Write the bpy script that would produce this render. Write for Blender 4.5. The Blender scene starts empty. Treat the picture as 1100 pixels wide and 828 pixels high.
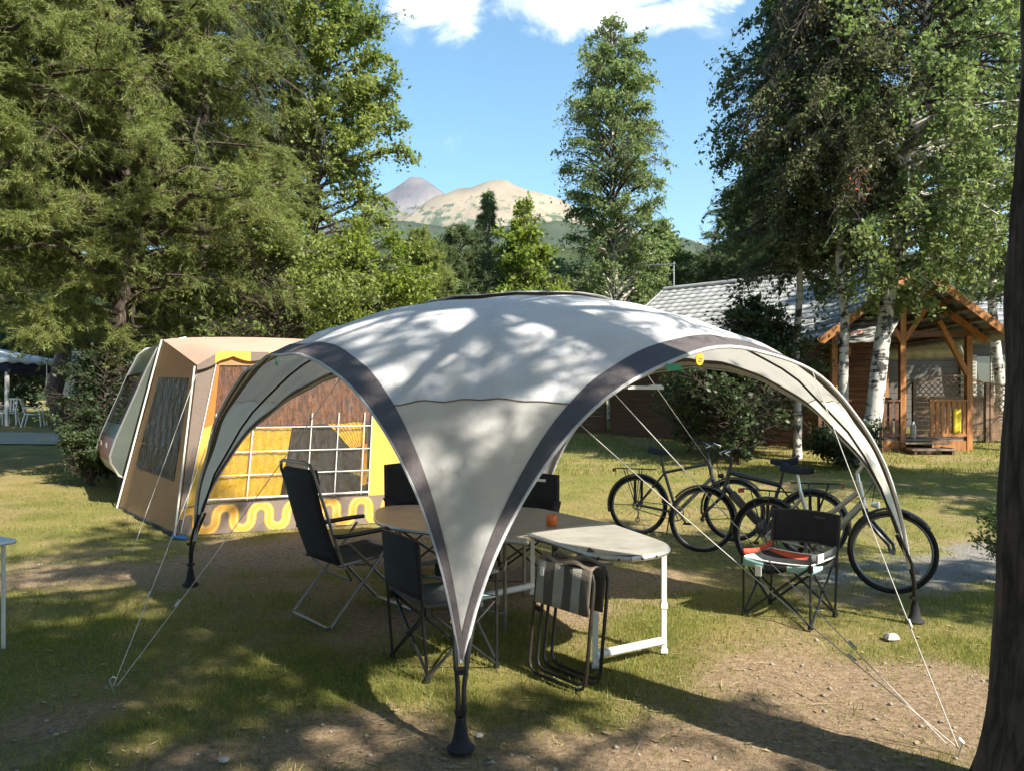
import bpy, bmesh, math, random
import numpy as np
from mathutils import Vector, Matrix

random.seed(7)
C = bpy.context.scene.collection
SC = bpy.context.scene
F, CX, HY, CH = 827.0, 550.0, 430.0, 1.6          # focal length, centre, horizon (photo pixels), eye height
R = math.radians

def gz(y):                                        # lie of the land: flat pitch, then a gentle rise
    if y < 8: return 0.0
    if y < 45: return 0.042*(y-8)
    return 0.042*37
def at(px, py, Y):
    return Vector(((px-CX)/F*Y, Y, CH-(py-HY)/F*Y))

# ------------------------------------------------------------------ materials
def nt(name):
    m = bpy.data.materials.new(name); m.use_nodes = True
    t = m.node_tree
    for n in list(t.nodes): t.nodes.remove(n)
    return m, t
def N(t, kind, **kw):
    n = t.nodes.new(kind)
    for k, v in kw.items():
        if k in n.inputs.keys(): n.inputs[k].default_value = v
        else: setattr(n, k, v)
    return n
def L(t, a, b): t.links.new(a, b)
def c4(c): return (c[0], c[1], c[2], 1)

def mat(name, col, rough=.6, var=.25, scale=6, bump=0.0, bscale=60, metal=0.0, trans=0.0, tcol=None, col2=None, spec=.4, stretch=(1,1,1), alpha=1.0, coat=0.0):
    m, t = nt(name)
    out = N(t, 'ShaderNodeOutputMaterial')
    tc = N(t, 'ShaderNodeTexCoord')
    mp = N(t, 'ShaderNodeMapping'); mp.inputs['Scale'].default_value = stretch
    L(t, tc.outputs['Object'], mp.inputs['Vector'])
    no = N(t, 'ShaderNodeTexNoise', Scale=scale, Detail=6.0, Roughness=.65)
    L(t, mp.outputs[0], no.inputs['Vector'])
    rp = N(t, 'ShaderNodeValToRGB')
    a = col if col2 is None else col2
    rp.color_ramp.elements[0].position = .3; rp.color_ramp.elements[1].position = .7
    rp.color_ramp.elements[0].color = c4([x*(1-var) for x in a])
    rp.color_ramp.elements[1].color = c4([min(1, x*(1+var*.6)) for x in col])
    L(t, no.outputs['Fac'], rp.inputs[0])
    b = N(t, 'ShaderNodeBsdfPrincipled', Roughness=rough, Metallic=metal)
    b.inputs['Specular IOR Level'].default_value = spec
    b.inputs['Alpha'].default_value = alpha
    b.inputs['Coat Weight'].default_value = coat
    L(t, rp.outputs[0], b.inputs['Base Color'])
    if bump:
        n2 = N(t, 'ShaderNodeTexNoise', Scale=bscale, Detail=5.0)
        L(t, mp.outputs[0], n2.inputs['Vector'])
        bp = N(t, 'ShaderNodeBump', Strength=bump, Distance=.02)
        L(t, n2.outputs['Fac'], bp.inputs['Height']); L(t, bp.outputs[0], b.inputs['Normal'])
    if trans:
        tr = N(t, 'ShaderNodeBsdfTranslucent')
        if tcol: tr.inputs['Color'].default_value = c4(tcol)
        else: L(t, rp.outputs[0], tr.inputs['Color'])
        mx = N(t, 'ShaderNodeMixShader'); mx.inputs[0].default_value = trans
        L(t, b.outputs[0], mx.inputs[1]); L(t, tr.outputs[0], mx.inputs[2]); L(t, mx.outputs[0], out.inputs[0])
    else: L(t, b.outputs[0], out.inputs[0])
    return m

def leaf_mat(name, ca, cb, trans=.35, cc=None):
    m, t = nt(name)
    out = N(t, 'ShaderNodeOutputMaterial')
    at_ = N(t, 'ShaderNodeAttribute'); at_.attribute_name = 'rnd'
    rp = N(t, 'ShaderNodeValToRGB')
    rp.color_ramp.elements[0].color = c4(ca); rp.color_ramp.elements[1].color = c4(cb)
    if cc:
        e = rp.color_ramp.elements.new(.94); e.color = c4(cb); rp.color_ramp.elements[-1].color = c4(cc)
    L(t, at_.outputs['Fac'], rp.inputs[0])
    b = N(t, 'ShaderNodeBsdfPrincipled', Roughness=.5); b.inputs['Specular IOR Level'].default_value = .3
    L(t, rp.outputs[0], b.inputs['Base Color'])
    tr = N(t, 'ShaderNodeBsdfTranslucent')
    hs = N(t, 'ShaderNodeHueSaturation', Saturation=1.15, Value=1.5); L(t, rp.outputs[0], hs.inputs['Color'])
    L(t, hs.outputs[0], tr.inputs['Color'])
    mx = N(t, 'ShaderNodeMixShader'); mx.inputs[0].default_value = trans
    L(t, b.outputs[0], mx.inputs[1]); L(t, tr.outputs[0], mx.inputs[2]); L(t, mx.outputs[0], out.inputs[0])
    return m

M = {}
M['canopy'] = mat('canopy_fabric', (.70,.70,.715), .55, .12, 2.5, .9, 8, trans=.3, tcol=(.70,.68,.62), col2=(.67,.67,.69))
M['corner'] = mat('corner_fabric', (.60,.595,.59), .6, .10, 3, .6, 9, trans=.42, tcol=(.84,.80,.68), col2=(.55,.545,.54))
M['band'] = mat('band_fabric', (.110,.093,.095), .7, .2, 8, .2, 40, trans=.06)
M['black_tube'] = mat('black_tube', (.012,.012,.013), .4, .3, 10)
M['black_fabric'] = mat('black_fabric', (.018,.018,.021), .85, .3, 12, .3, 120)
M['grey_fabric'] = mat('grey_fabric', (.075,.085,.085), .85, .25, 10, .3, 120, trans=.15)
M['teal'] = mat('teal_fabric', (.33,.55,.55), .8, .12, 10, .2, 100, trans=.2)
M['red'] = mat('red_fabric', (.62,.10,.05), .8, .15, 10, .2, 100, trans=.2)
M['alu'] = mat('aluminium', (.62,.62,.60), .38, .12, 8, metal=.85)
M['grey_tube'] = mat('grey_tube', (.19,.18,.17), .35, .2, 8, metal=.7)
M['white_paint'] = mat('white_paint', (.60,.58,.54), .4, .08, 8, .05, 40)
M['tabletop'] = mat('table_top', (.35,.335,.30), .35, .28, 5, .03, 90)
M['tabletop2'] = mat('table_top_taupe', (.24,.215,.175), .4, .28, 5, .03, 90)
M['bluetop'] = mat('table_top_pale_blue', (.62,.68,.72), .35, .06, 5)
M['white_plastic'] = mat('white_plastic', (.78,.78,.76), .4, .06, 5)
M['taupe'] = mat('taupe_cloth', (.17,.135,.10), .85, .25, 10, .4, 60)
M['orange_glass'] = mat('orange_candle', (.75,.22,.06), .2, .15, 30, trans=.35, tcol=(.9,.3,.08))
M['rubber'] = mat('tyre_rubber', (.014,.014,.014), .8, .3, 30, .4, 150, spec=.2)
M['rim'] = mat('rim_metal', (.16,.16,.16), .35, .1, 20, metal=.8)
M['dark_frame'] = mat('bike_paint_black', (.015,.016,.02), .3, .2, 8, coat=.4)
M['khaki_frame'] = mat('bike_paint_khaki', (.055,.06,.045), .35, .2, 8, coat=.3)
M['silver_frame'] = mat('bike_paint_champagne', (.45,.42,.36), .35, .1, 8, metal=.45)
M['saddle'] = mat('saddle_leather', (.012,.012,.015), .55, .2, 20, spec=.2)
M['lamp_red'] = mat('rear_lamp', (.35,.02,.02), .25, .1, 20)
M['lamp_clear'] = mat('front_lamp', (.7,.7,.68), .15, .1, 20)
M['awn_brown'] = mat('awning_brown', (.42,.245,.11), .75, .12, 3, .2, 30, trans=.22, tcol=(.45,.24,.12))
M['awn_peach'] = mat('awning_roof', (.58,.37,.275), .75, .08, 2, .2, 20, trans=.2, tcol=(.6,.33,.2))
M['awn_grey'] = mat('awning_taupe', (.21,.16,.13), .75, .1, 4, .2, 30, trans=.15)
M['awn_yellow'] = mat('awning_yellow', (.80,.52,.10), .75, .08, 3, .15, 30, trans=.3, tcol=(.9,.62,.15))
M['awn_orange'] = mat('awning_orange', (.70,.21,.04), .75, .12, 4, .15, 30, trans=.3, tcol=(.85,.28,.04))
M['awn_cream'] = mat('awning_cream', (.66,.50,.22), .75, .08, 4)
M['awn_wave'] = mat('awning_wave', (.62,.31,.045), .75, .1, 8)
M['rope'] = mat('rope', (.46,.44,.40), .8, .1, 40)
M['rope_dark'] = mat('rope_dark', (.06,.055,.05), .8, .1, 40)
M['green_tag'] = mat('green_tag', (.03,.28,.14), .6, .1, 20)
M['badge'] = mat('badge_orange', (.85,.42,.03), .5, .08, 20)
M['caravan_green'] = mat('caravan_grey_green', (.075,.090,.078), .3, .2, 2.5, .05, 8, coat=.3)
M['caravan_cream'] = mat('caravan_cream', (.48,.46,.36), .4, .15, 3)
M['caravan_red'] = mat('caravan_red', (.42,.16,.12), .4, .2, 3)
M['glass_dark'] = mat('window_glass', (.045,.055,.045), .06, .4, 2, spec=.9)
M['birch_bark'] = None
M['stone'] = mat('stone', (.42,.40,.36), .8, .25, 6, .5, 20)
M['litter'] = mat('leaf_litter', (.32,.24,.13), .8, .5, 3)
M['shutter'] = mat('shutter_paint', (.36,.36,.32), .6, .12, 5)
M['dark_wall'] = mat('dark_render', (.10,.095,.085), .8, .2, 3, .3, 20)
M['yellow_towel'] = mat('yellow_towel', (.80,.62,.05), .85, .1, 6)
M['blue_dark'] = mat('navy_valance', (.03,.04,.09), .7, .2, 6)
M['pebble'] = mat('pebbles', (.25,.225,.19), .85, .35, 9, .3, 60)

def wood_mat(name, col, plank=0.0, axis='Z', var=.6):
    m, t = nt(name)
    out = N(t, 'ShaderNodeOutputMaterial'); tc = N(t, 'ShaderNodeTexCoord')
    mp = N(t, 'ShaderNodeMapping')
    mp.inputs['Scale'].default_value = {'Z':(1.2,1.2,14),'X':(14,14,1.2)}[axis]
    L(t, tc.outputs['Object'], mp.inputs[0])
    no = N(t, 'ShaderNodeTexNoise', Scale=2.0, Detail=7.0, Roughness=.65, Distortion=.6); L(t, mp.outputs[0], no.inputs['Vector'])
    rp = N(t, 'ShaderNodeValToRGB'); rp.color_ramp.elements[0].position=.3; rp.color_ramp.elements[1].position=.72
    rp.color_ramp.elements[0].color = c4([x*(1-var) for x in col]); rp.color_ramp.elements[1].color = c4([x*(1+var*.5) for x in col])
    L(t, no.outputs['Fac'], rp.inputs[0])
    b = N(t, 'ShaderNodeBsdfPrincipled', Roughness=.6); L(t, rp.outputs[0], b.inputs['Base Color'])
    h = no.outputs['Fac']
    bp = N(t, 'ShaderNodeBump', Strength=.25, Distance=.01); L(t, h, bp.inputs['Height']); L(t, bp.outputs[0], b.inputs['Normal'])
    L(t, b.outputs[0], out.inputs[0]); return m
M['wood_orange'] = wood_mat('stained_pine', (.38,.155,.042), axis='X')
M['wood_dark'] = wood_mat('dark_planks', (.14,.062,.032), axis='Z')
M['wood_mid'] = wood_mat('weathered_wood', (.22,.13,.075), axis='X')
M['wood_grey'] = wood_mat('grey_step_wood', (.20,.15,.11), axis='Z')

def bark(name, col, col2, scale=(9,9,1.6), strength=.9):
    m, t = nt(name)
    out = N(t, 'ShaderNodeOutputMaterial'); tc = N(t, 'ShaderNodeTexCoord')
    mp = N(t, 'ShaderNodeMapping'); mp.inputs['Scale'].default_value = scale; L(t, tc.outputs['Object'], mp.inputs[0])
    v = N(t, 'ShaderNodeTexVoronoi', Scale=1.6); v.feature = 'DISTANCE_TO_EDGE'
    no = N(t, 'ShaderNodeTexNoise', Scale=2.5, Detail=8.0, Roughness=.7); L(t, mp.outputs[0], no.inputs['Vector'])
    ad = N(t, 'ShaderNodeVectorMath', operation='ADD'); L(t, mp.outputs[0], ad.inputs[0]); L(t, no.outputs['Color'], ad.inputs[1]); L(t, ad.outputs[0], v.inputs['Vector'])
    mu = N(t, 'ShaderNodeMath', operation='MULTIPLY'); L(t, v.outputs['Distance'], mu.inputs[0]); mu.inputs[1].default_value = 1.8
    a2 = N(t, 'ShaderNodeMath', operation='ADD'); L(t, mu.outputs[0], a2.inputs[0]); L(t, no.outputs['Fac'], a2.inputs[1])
    rp = N(t, 'ShaderNodeValToRGB'); rp.color_ramp.elements[0].position=.35; rp.color_ramp.elements[1].position=1.15
    rp.color_ramp.elements[0].color=c4(col2); rp.color_ramp.elements[1].color=c4(col); L(t, a2.outputs[0], rp.inputs[0])
    b = N(t, 'ShaderNodeBsdfPrincipled', Roughness=.9); L(t, rp.outputs[0], b.inputs['Base Color'])
    bp = N(t, 'ShaderNodeBump', Strength=strength, Distance=.04); L(t, a2.outputs[0], bp.inputs['Height']); L(t, bp.outputs[0], b.inputs['Normal'])
    L(t, b.outputs[0], out.inputs[0]); return m
M['pine_bark'] = bark('pine_bark', (.15,.11,.085), (.022,.016,.013))
def birch():
    m, t = nt('birch_bark')
    out = N(t, 'ShaderNodeOutputMaterial'); tc = N(t, 'ShaderNodeTexCoord')
    mp = N(t, 'ShaderNodeMapping'); mp.inputs['Scale'].default_value = (2.2,2.2,9); L(t, tc.outputs['Object'], mp.inputs[0])
    no = N(t, 'ShaderNodeTexNoise', Scale=1.5, Detail=5.0, Roughness=.6); L(t, mp.outputs[0], no.inputs['Vector'])
    mp2 = N(t, 'ShaderNodeMapping'); mp2.inputs['Scale'].default_value = (5,5,3.2); L(t, tc.outputs['Object'], mp2.inputs[0])
    n2 = N(t, 'ShaderNodeTexNoise', Scale=1.3, Detail=4.0); L(t, mp2.outputs[0], n2.inputs['Vector'])
    mn = N(t, 'ShaderNodeMath', operation='MULTIPLY'); L(t, no.outputs['Fac'], mn.inputs[0]); L(t, n2.outputs['Fac'], mn.inputs[1])
    rp = N(t, 'ShaderNodeValToRGB'); rp.color_ramp.elements[0].position=.185; rp.color_ramp.elements[1].position=.25
    rp.color_ramp.elements[0].color=(.03,.027,.024,1); rp.color_ramp.elements[1].color=(.50,.47,.42,1); L(t, mn.outputs[0], rp.inputs[0])
    b = N(t, 'ShaderNodeBsdfPrincipled', Roughness=.75); L(t, rp.outputs[0], b.inputs['Base Color'])
    bp = N(t, 'ShaderNodeBump', Strength=.4, Distance=.02); L(t, mn.outputs[0], bp.inputs['Height']); L(t, bp.outputs[0], b.inputs['Normal'])
    L(t, b.outputs[0], out.inputs[0]); return m
M['birch_bark'] = birch()
M['twig'] = mat('twig_bark', (.055,.04,.03), .8, .3, 8)
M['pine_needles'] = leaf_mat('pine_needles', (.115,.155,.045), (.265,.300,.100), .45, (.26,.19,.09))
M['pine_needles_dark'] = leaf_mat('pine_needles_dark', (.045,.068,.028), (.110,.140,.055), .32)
M['spruce'] = leaf_mat('spruce_needles', (.065,.100,.042), (.150,.190,.080), .36)
M['birch_leaf'] = leaf_mat('birch_leaves', (.095,.145,.050), (.215,.265,.105), .46)
M['aspen_leaf'] = leaf_mat('aspen_leaves', (.110,.160,.040), (.250,.290,.085), .46)
M['birch_deep'] = leaf_mat('birch_leaves_deep', (.055,.095,.038), (.135,.180,.075), .42)
M['bright_leaf'] = leaf_mat('bright_leaves', (.110,.165,.030), (.240,.290,.060), .46)
M['brown_leaf'] = leaf_mat('brown_birch_leaves', (.085,.095,.045), (.190,.200,.095), .38)
M['dead_leaf'] = leaf_mat('dead_orange_leaves', (.35,.09,.03), (.55,.18,.06), .3)
M['dark_leaf'] = leaf_mat('dark_shrub_leaves', (.022,.040,.016), (.065,.095,.036), .28)
M['grass'] = leaf_mat('grass_blades', (.080,.115,.02), (.265,.275,.065), .38, (.45,.34,.15))

# ------------------------------------------------------------------ mesh builder
class MB:
    def __init__(s): s.v=[]; s.f=[]; s.m=[]
    def add(s, vs, fs, mi=0):
        o=len(s.v); s.v += [tuple(p) for p in vs]
        s.f += [tuple(i+o for i in f) for f in fs]; s.m += [mi]*len(fs); return s
    def box(s, c, d, rot=None, mi=0, taper=1.0):
        c=Vector(c); h=Vector(d)/2; vs=[]
        for z in (-1,1):
            k = taper if z>0 else 1
            for x,y in ((-1,-1),(1,-1),(1,1),(-1,1)):
                p=Vector((x*h.x*k,y*h.y*k,z*h.z))
                if rot is not None: p=rot@p
                vs.append(c+p)
        return s.add(vs,[(3,2,1,0),(4,5,6,7),(0,1,5,4),(1,2,6,5),(2,3,7,6),(3,0,4,7)],mi)
    def beam(s, a, b, w, h, mi=0, up=(0,0,1)):      # rectangular bar from a to b
        a=Vector(a); b=Vector(b); d=(b-a); l=d.length; d.normalize()
        u=Vector(up)
        if abs(d.dot(u))>.97: u=Vector((0,1,0))
        x=d.cross(u).normalized(); z=x.cross(d).normalized()
        vs=[]
        for p in (a,b):
            for i,j in ((-1,-1),(1,-1),(1,1),(-1,1)): vs.append(p+x*i*w/2+z*j*h/2)
        return s.add(vs,[(3,2,1,0),(4,5,6,7),(0,1,5,4),(1,2,6,5),(2,3,7,6),(3,0,4,7)],mi)
    def path(s, pts, r, n=8, closed=False, mi=0, caps=True):
        pts=[Vector(p) for p in pts]; k=len(pts)
        rs = r if isinstance(r,(list,tuple)) else [r]*k
        o=len(s.v); nrm=None
        for i,p in enumerate(pts):
            if closed: d=pts[(i+1)%k]-pts[i-1]
            else: d=pts[min(i+1,k-1)]-pts[max(i-1,0)]
            if d.length<1e-9: d=Vector((0,0,1))
            d.normalize()
            if nrm is None:
                a=Vector((0,0,1)) if abs(d.z)<.9 else Vector((1,0,0))
                nrm=d.cross(a).normalized()
            else:
                nrm=nrm-d*nrm.dot(d)
                if nrm.length<1e-6: nrm=d.orthogonal()
                nrm.normalize()
            b=d.cross(nrm)
            for j in range(n):
                t=2*math.pi*j/n
                s.v.append(tuple(p+(nrm*math.cos(t)+b*math.sin(t))*rs[i]))
        for i in range(k if closed else k-1):
            for j in range(n):
                a=o+i*n+j; b2=o+i*n+(j+1)%n; i2=(i+1)%k
                s.f.append((a,b2,o+i2*n+(j+1)%n,o+i2*n+j)); s.m.append(mi)
        if not closed and caps:
            s.f.append(tuple(o+j for j in reversed(range(n)))); s.m.append(mi)
            s.f.append(tuple(o+(k-1)*n+j for j in range(n))); s.m.append(mi)
        return s
    def tube(s,a,b,r,r2=None,n=8,mi=0): return s.path([a,b],[r,r if r2 is None else r2],n,mi=mi)
    def lathe(s, prof, c=(0,0,0), n=24, mi=0, axis='z'):
        c=Vector(c); o=len(s.v); k=len(prof)
        for r,z in prof:
            for j in range(n):
                t=2*math.pi*j/n
                p=(r*math.cos(t),r*math.sin(t),z)
                if axis=='y': p=(p[0],p[2],p[1])
                s.v.append(tuple(c+Vector(p)))
        for i in range(k-1):
            for j in range(n):
                s.f.append((o+i*n+j,o+i*n+(j+1)%n,o+(i+1)*n+(j+1)%n,o+(i+1)*n+j)); s.m.append(mi)
        return s
    def torus(s, c, Rr, r, n=40, k=10, axis='y', mi=0, flat=1.0):
        c=Vector(c); o=len(s.v)
        for i in range(n):
            t=2*math.pi*i/n
            for j in range(k):
                q=2*math.pi*j/k; rr=Rr+r*math.cos(q); w=r*flat*math.sin(q)
                p={'y':(rr*math.cos(t),w,rr*math.sin(t)),'z':(rr*math.cos(t),rr*math.sin(t),w)}[axis]
                s.v.append(tuple(c+Vector(p)))
        for i in range(n):
            for j in range(k):
                s.f.append((o+i*k+j,o+i*k+(j+1)%k,o+((i+1)%n)*k+(j+1)%k,o+((i+1)%n)*k+j)); s.m.append(mi)
        return s
    def grid(s, fn, nu, nv, mi=0, thick=None):     # fn(u,v) -> point, u,v in 0..1
        P=[[Vector(fn(i/nu,j/nv)) for j in range(nv+1)] for i in range(nu+1)]
        o=len(s.v)
        for row in P: s.v += [tuple(p) for p in row]
        for i in range(nu):
            for j in range(nv):
                a=o+i*(nv+1)+j
                f=(a,a+nv+1,a+nv+2,a+1); s.f.append(f)
                s.m.append(mi((i+.5)/nu,(j+.5)/nv) if callable(mi) else mi)
        return s
    def prism(s, poly, z0, z1, mi=0):               # horizontal outline extruded in z
        k=len(poly)
        vs=[(p[0],p[1],z0) for p in poly]+[(p[0],p[1],z1) for p in poly]
        fs=[tuple(reversed(range(k))),tuple(range(k,2*k))]+[(i,(i+1)%k,k+(i+1)%k,k+i) for i in range(k)]
        return s.add(vs,fs,mi)
    def build(s, name, mats, parent=None, world=False, smooth=True, solid=0.0, bevel=0.0):
        me=bpy.data.meshes.new(name)
        off=Vector((0,0,0))
        if world:
            p=parent
            while p is not None: off+=p.location; p=p.parent
        me.from_pydata([tuple(Vector(p)-off) for p in s.v],[],s.f)
        if not isinstance(mats,(list,tuple)): mats=[mats]
        for m in mats: me.materials.append(m)
        me.polygons.foreach_set('material_index',s.m)
        me.update()
        bm=bmesh.new(); bm.from_mesh(me); bmesh.ops.recalc_face_normals(bm,faces=bm.faces)
        if bevel: bmesh.ops.bevel(bm,geom=bm.edges[:],offset=bevel,segments=1,affect='EDGES',clamp_overlap=True)
        bm.to_mesh(me); bm.free()
        if smooth:
            me.polygons.foreach_set('use_smooth',[True]*len(me.polygons))
            try: me.set_sharp_from_angle(angle=R(38))
            except Exception: pass
        o=bpy.data.objects.new(name,me); C.objects.link(o)
        if parent is not None: o.parent=parent
        if solid:
            md=o.modifiers.new('thickness','SOLIDIFY'); md.thickness=solid; md.offset=0
        return o

def tag(o, label=None, cat=None, group=None, kind=None):
    if label: o['label']=label
    if cat: o['category']=cat
    if group: o['group']=group
    if kind: o['kind']=kind
    return o
def thing(name, label, cat, loc=(0,0,0), rz=0, group=None):
    o=bpy.data.objects.new(name,None); C.objects.link(o); o.empty_display_size=.1
    o.location=loc; o.rotation_euler=(0,0,rz); return tag(o,label,cat,group)
def copy_tree(o, parent=None):
    c=o.copy(); C.objects.link(c)
    if parent is not None: c.parent=parent
    for ch in list(o.children): copy_tree(ch,c)
    return c

# ------------------------------------------------------------------ numpy helpers
def vnoise(x,y,seed=0):
    xi=np.floor(x).astype(np.int64); yi=np.floor(y).astype(np.int64); xf=x-xi; yf=y-yi
    def h(a,b):
        n=(a*374761393+b*668265263+seed*1442695041)&0xffffffff
        n=((n^(n>>13))*1274126177)&0xffffffff
        return ((n^(n>>16))&0xffff)/65535.0
    u=xf*xf*(3-2*xf); v=yf*yf*(3-2*yf)
    return (h(xi,yi)*(1-u)+h(xi+1,yi)*u)*(1-v)+(h(xi,yi+1)*(1-u)+h(xi+1,yi+1)*u)*v
def fbm(x,y,seed=0,o=4):
    s=0;a=.5;t=0
    for i in range(o):
        s=s+a*vnoise(x*2**i,y*2**i,seed+i); t+=a; a*=.5
    return s/t
def np_mesh(name, verts, faces, mat_, parent=None, rnd=None, k=4, smooth=False):
    verts=np.asarray(verts,dtype=np.float32).reshape(-1,3); faces=np.asarray(faces,dtype=np.int32).reshape(-1,k)
    me=bpy.data.meshes.new(name)
    me.vertices.add(len(verts)); me.vertices.foreach_set('co',verts.ravel())
    me.loops.add(faces.size); me.loops.foreach_set('vertex_index',faces.ravel())
    me.polygons.add(len(faces)); me.polygons.foreach_set('loop_start',np.arange(len(faces),dtype=np.int32)*k)
    if smooth: me.polygons.foreach_set('use_smooth',np.ones(len(faces),dtype=bool))
    me.materials.append(mat_)
    if rnd is not None:
        a=me.attributes.new('rnd','FLOAT','FACE'); a.data.foreach_set('value',np.asarray(rnd,dtype=np.float32))
    me.update(calc_edges=True)
    o=bpy.data.objects.new(name,me); C.objects.link(o)
    if parent is not None: o.parent=parent
    return o
def unit(a): return a/np.maximum(np.linalg.norm(a,axis=-1,keepdims=True),1e-9)

# ------------------------------------------------------------------ world, sun, camera
W=bpy.data.worlds.new('World'); SC.world=W; W.use_nodes=True
t=W.node_tree
for n in list(t.nodes): t.nodes.remove(n)
SUN_EL=42.0; SUN_H=(.74,-.67)
sky=N(t,'ShaderNodeTexSky'); sky.sky_type='NISHITA'; sky.sun_disc=False
sky.sun_elevation=R(SUN_EL); sky.sun_rotation=math.atan2(SUN_H[0],SUN_H[1])
sky.altitude=900; sky.air_density=1.0; sky.dust_density=.7; sky.ozone_density=2.0
tc=N(t,'ShaderNodeTexCoord'); sp=N(t,'ShaderNodeSeparateXYZ'); L(t,tc.outputs['Generated'],sp.inputs[0])
def mth(op,a,b=None,cl=False):
    n=N(t,'ShaderNodeMath',operation=op); n.use_clamp=cl
    for i,q in enumerate((a,b)):
        if q is None: continue
        if isinstance(q,(int,float)): n.inputs[i].default_value=q
        else: L(t,q,n.inputs[i])
    return n.outputs[0]
ym=mth('MAXIMUM',sp.outputs['Y'],.05)
uu=mth('DIVIDE',sp.outputs['X'],ym); ww=mth('DIVIDE',sp.outputs['Z'],ym)
du=mth('DIVIDE',mth('SUBTRACT',uu,.06),.26); dw=mth('DIVIDE',mth('SUBTRACT',ww,.54),.085)
rr=mth('ADD',mth('POWER',mth('ABSOLUTE',du),2.4),mth('POWER',mth('ABSOLUTE',dw),2.0))
cb=N(t,'ShaderNodeCombineXYZ'); L(t,uu,cb.inputs[0]); L(t,mth('MULTIPLY',ww,1.25),cb.inputs[1])
cn=N(t,'ShaderNodeTexNoise',Scale=9.0,Detail=9.0,Roughness=.58,Distortion=.5); L(t,cb.outputs[0],cn.inputs['Vector'])
cn2=N(t,'ShaderNodeTexNoise',Scale=5.0,Detail=6.0,Roughness=.6,Distortion=1.0); L(t,cb.outputs[0],cn2.inputs['Vector'])
dens=mth('ADD',mth('SUBTRACT',1.0,rr),mth('MULTIPLY',mth('SUBTRACT',cn.outputs['Fac'],.5),3.4))
mr=N(t,'ShaderNodeMapRange',interpolation_type='SMOOTHSTEP'); mr.inputs['From Min'].default_value=.05; mr.inputs['From Max'].default_value=.95
L(t,dens,mr.inputs['Value'])
wisp=N(t,'ShaderNodeMapRange',interpolation_type='SMOOTHSTEP'); wisp.inputs['From Min'].default_value=.6; wisp.inputs['From Max'].default_value=.8; wisp.inputs['To Max'].default_value=.25
L(t,cn2.outputs['Fac'],wisp.inputs['Value'])
cov=mth('MAXIMUM',mth('MULTIPLY',mr.outputs[0],.95),wisp.outputs[0])
mixc=N(t,'ShaderNodeMix'); mixc.data_type='RGBA'
hs=N(t,'ShaderNodeHueSaturation',Hue=.482,Saturation=1.12,Value=1.12); L(t,sky.outputs[0],hs.inputs['Color'])
L(t,cov,mixc.inputs[0]); L(t,hs.outputs[0],mixc.inputs[6]); mixc.inputs[7].default_value=(8.3,8.3,8.7,1)
bg=N(t,'ShaderNodeBackground',Strength=.09); L(t,mixc.outputs[2],bg.inputs['Color'])
wo=N(t,'ShaderNodeOutputWorld'); L(t,bg.outputs[0],wo.inputs[0])

sl=bpy.data.lights.new('sun','SUN'); sl.energy=5.0; sl.angle=R(.5); sl.color=(1,.93,.80)
so=bpy.data.objects.new('sun',sl); C.objects.link(so)
ce=math.cos(R(SUN_EL)); hl=math.hypot(*SUN_H)
sd=Vector((SUN_H[0]/hl*ce,SUN_H[1]/hl*ce,math.sin(R(SUN_EL))))
so.rotation_euler=sd.to_track_quat('Z','Y').to_euler()
so.location=sd*60

cam=bpy.data.cameras.new('camera'); co=bpy.data.objects.new('camera',cam); C.objects.link(co)
co.location=(0,0,CH); co.rotation_euler=(R(90),0,0)
cam.sensor_width=36; cam.lens=36*F/1100; cam.shift_y=16/1100; cam.clip_end=20000; cam.clip_start=.05
SC.camera=co
SC.view_settings.view_transform='Standard'; SC.view_settings.look='None'; SC.view_settings.exposure=1.45; SC.view_settings.gamma=1
SC.view_settings.use_curve_mapping=False
SC.cycles.max_bounces=8; SC.cycles.transparent_max_bounces=8
SC.cycles.use_denoising=True

# ------------------------------------------------------------------ ground
def smooth(a,b,x): q=np.clip((x-a)/(b-a),0,1); return q*q*(3-2*q)
def masks(x,y):
    n1=fbm(x*.55+3,y*.55,11); n2=fbm(x*2.1,y*2.1,23); n3=fbm(x*.22,y*.22,31)
    # worn earth: a patch near the front of the pitch, one inside the shelter and in front of the awning
    d = .95*np.exp(-(((x-2.05)/1.25)**2+((y-4.15)/.85)**2))
    d = np.maximum(d,.8*np.exp(-(((x-.7)/1.6)**2+((y-3.4)/.55)**2)))
    d = np.maximum(d,.7*np.exp(-(((x+1.8)/1.9)**2+((y-8.0)/1.0)**2)))
    d = np.maximum(d,.55*np.exp(-(((x+.2)/1.7)**2+((y-6.2)/1.4)**2)))
    d = np.maximum(d,.45*np.exp(-(((x+4.5)/2.2)**2+((y-7.2)/.7)**2)))
    d = d + .85*(n1-.5)+.75*(n2-.5)+.14+.10*np.exp(-((y-3.4)/1.2)**2)
    dirt=smooth(.22,.72,d)
    g=np.exp(-(((x-5.0)/2.6)**2+((y-7.6-.25*(x-5))/1.0)**2))+.8*(n2-.5)
    gravel=smooth(.35,.7,g)
    dry=smooth(.3,.7,n3*.5+n2*.5)
    return dirt,gravel,dry
xs=np.unique(np.concatenate([np.linspace(-9,9,260),[-6000,-2500,-1000,-400,-160,-80,-50,-35,-25,-18,-13,13,18,25,35,50,80,160,400,1000,2500,6000]]))
ys=np.unique(np.concatenate([np.linspace(1.2,8,130),np.linspace(8,20,130),[-400,-120,-50,-25,-12,-6,-3,-1,0,22,24,27,30,34,38,45,60,90,150,300,600,1200,3000,9000]]))
X,Y=np.meshgrid(xs,ys,indexing='ij')
Z=np.where(Y<8,0,np.where(Y<45,.042*(Y-8),.042*37))
near=np.exp(-np.maximum(0,np.hypot(X,Y-7)-6)/2.0)
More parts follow.
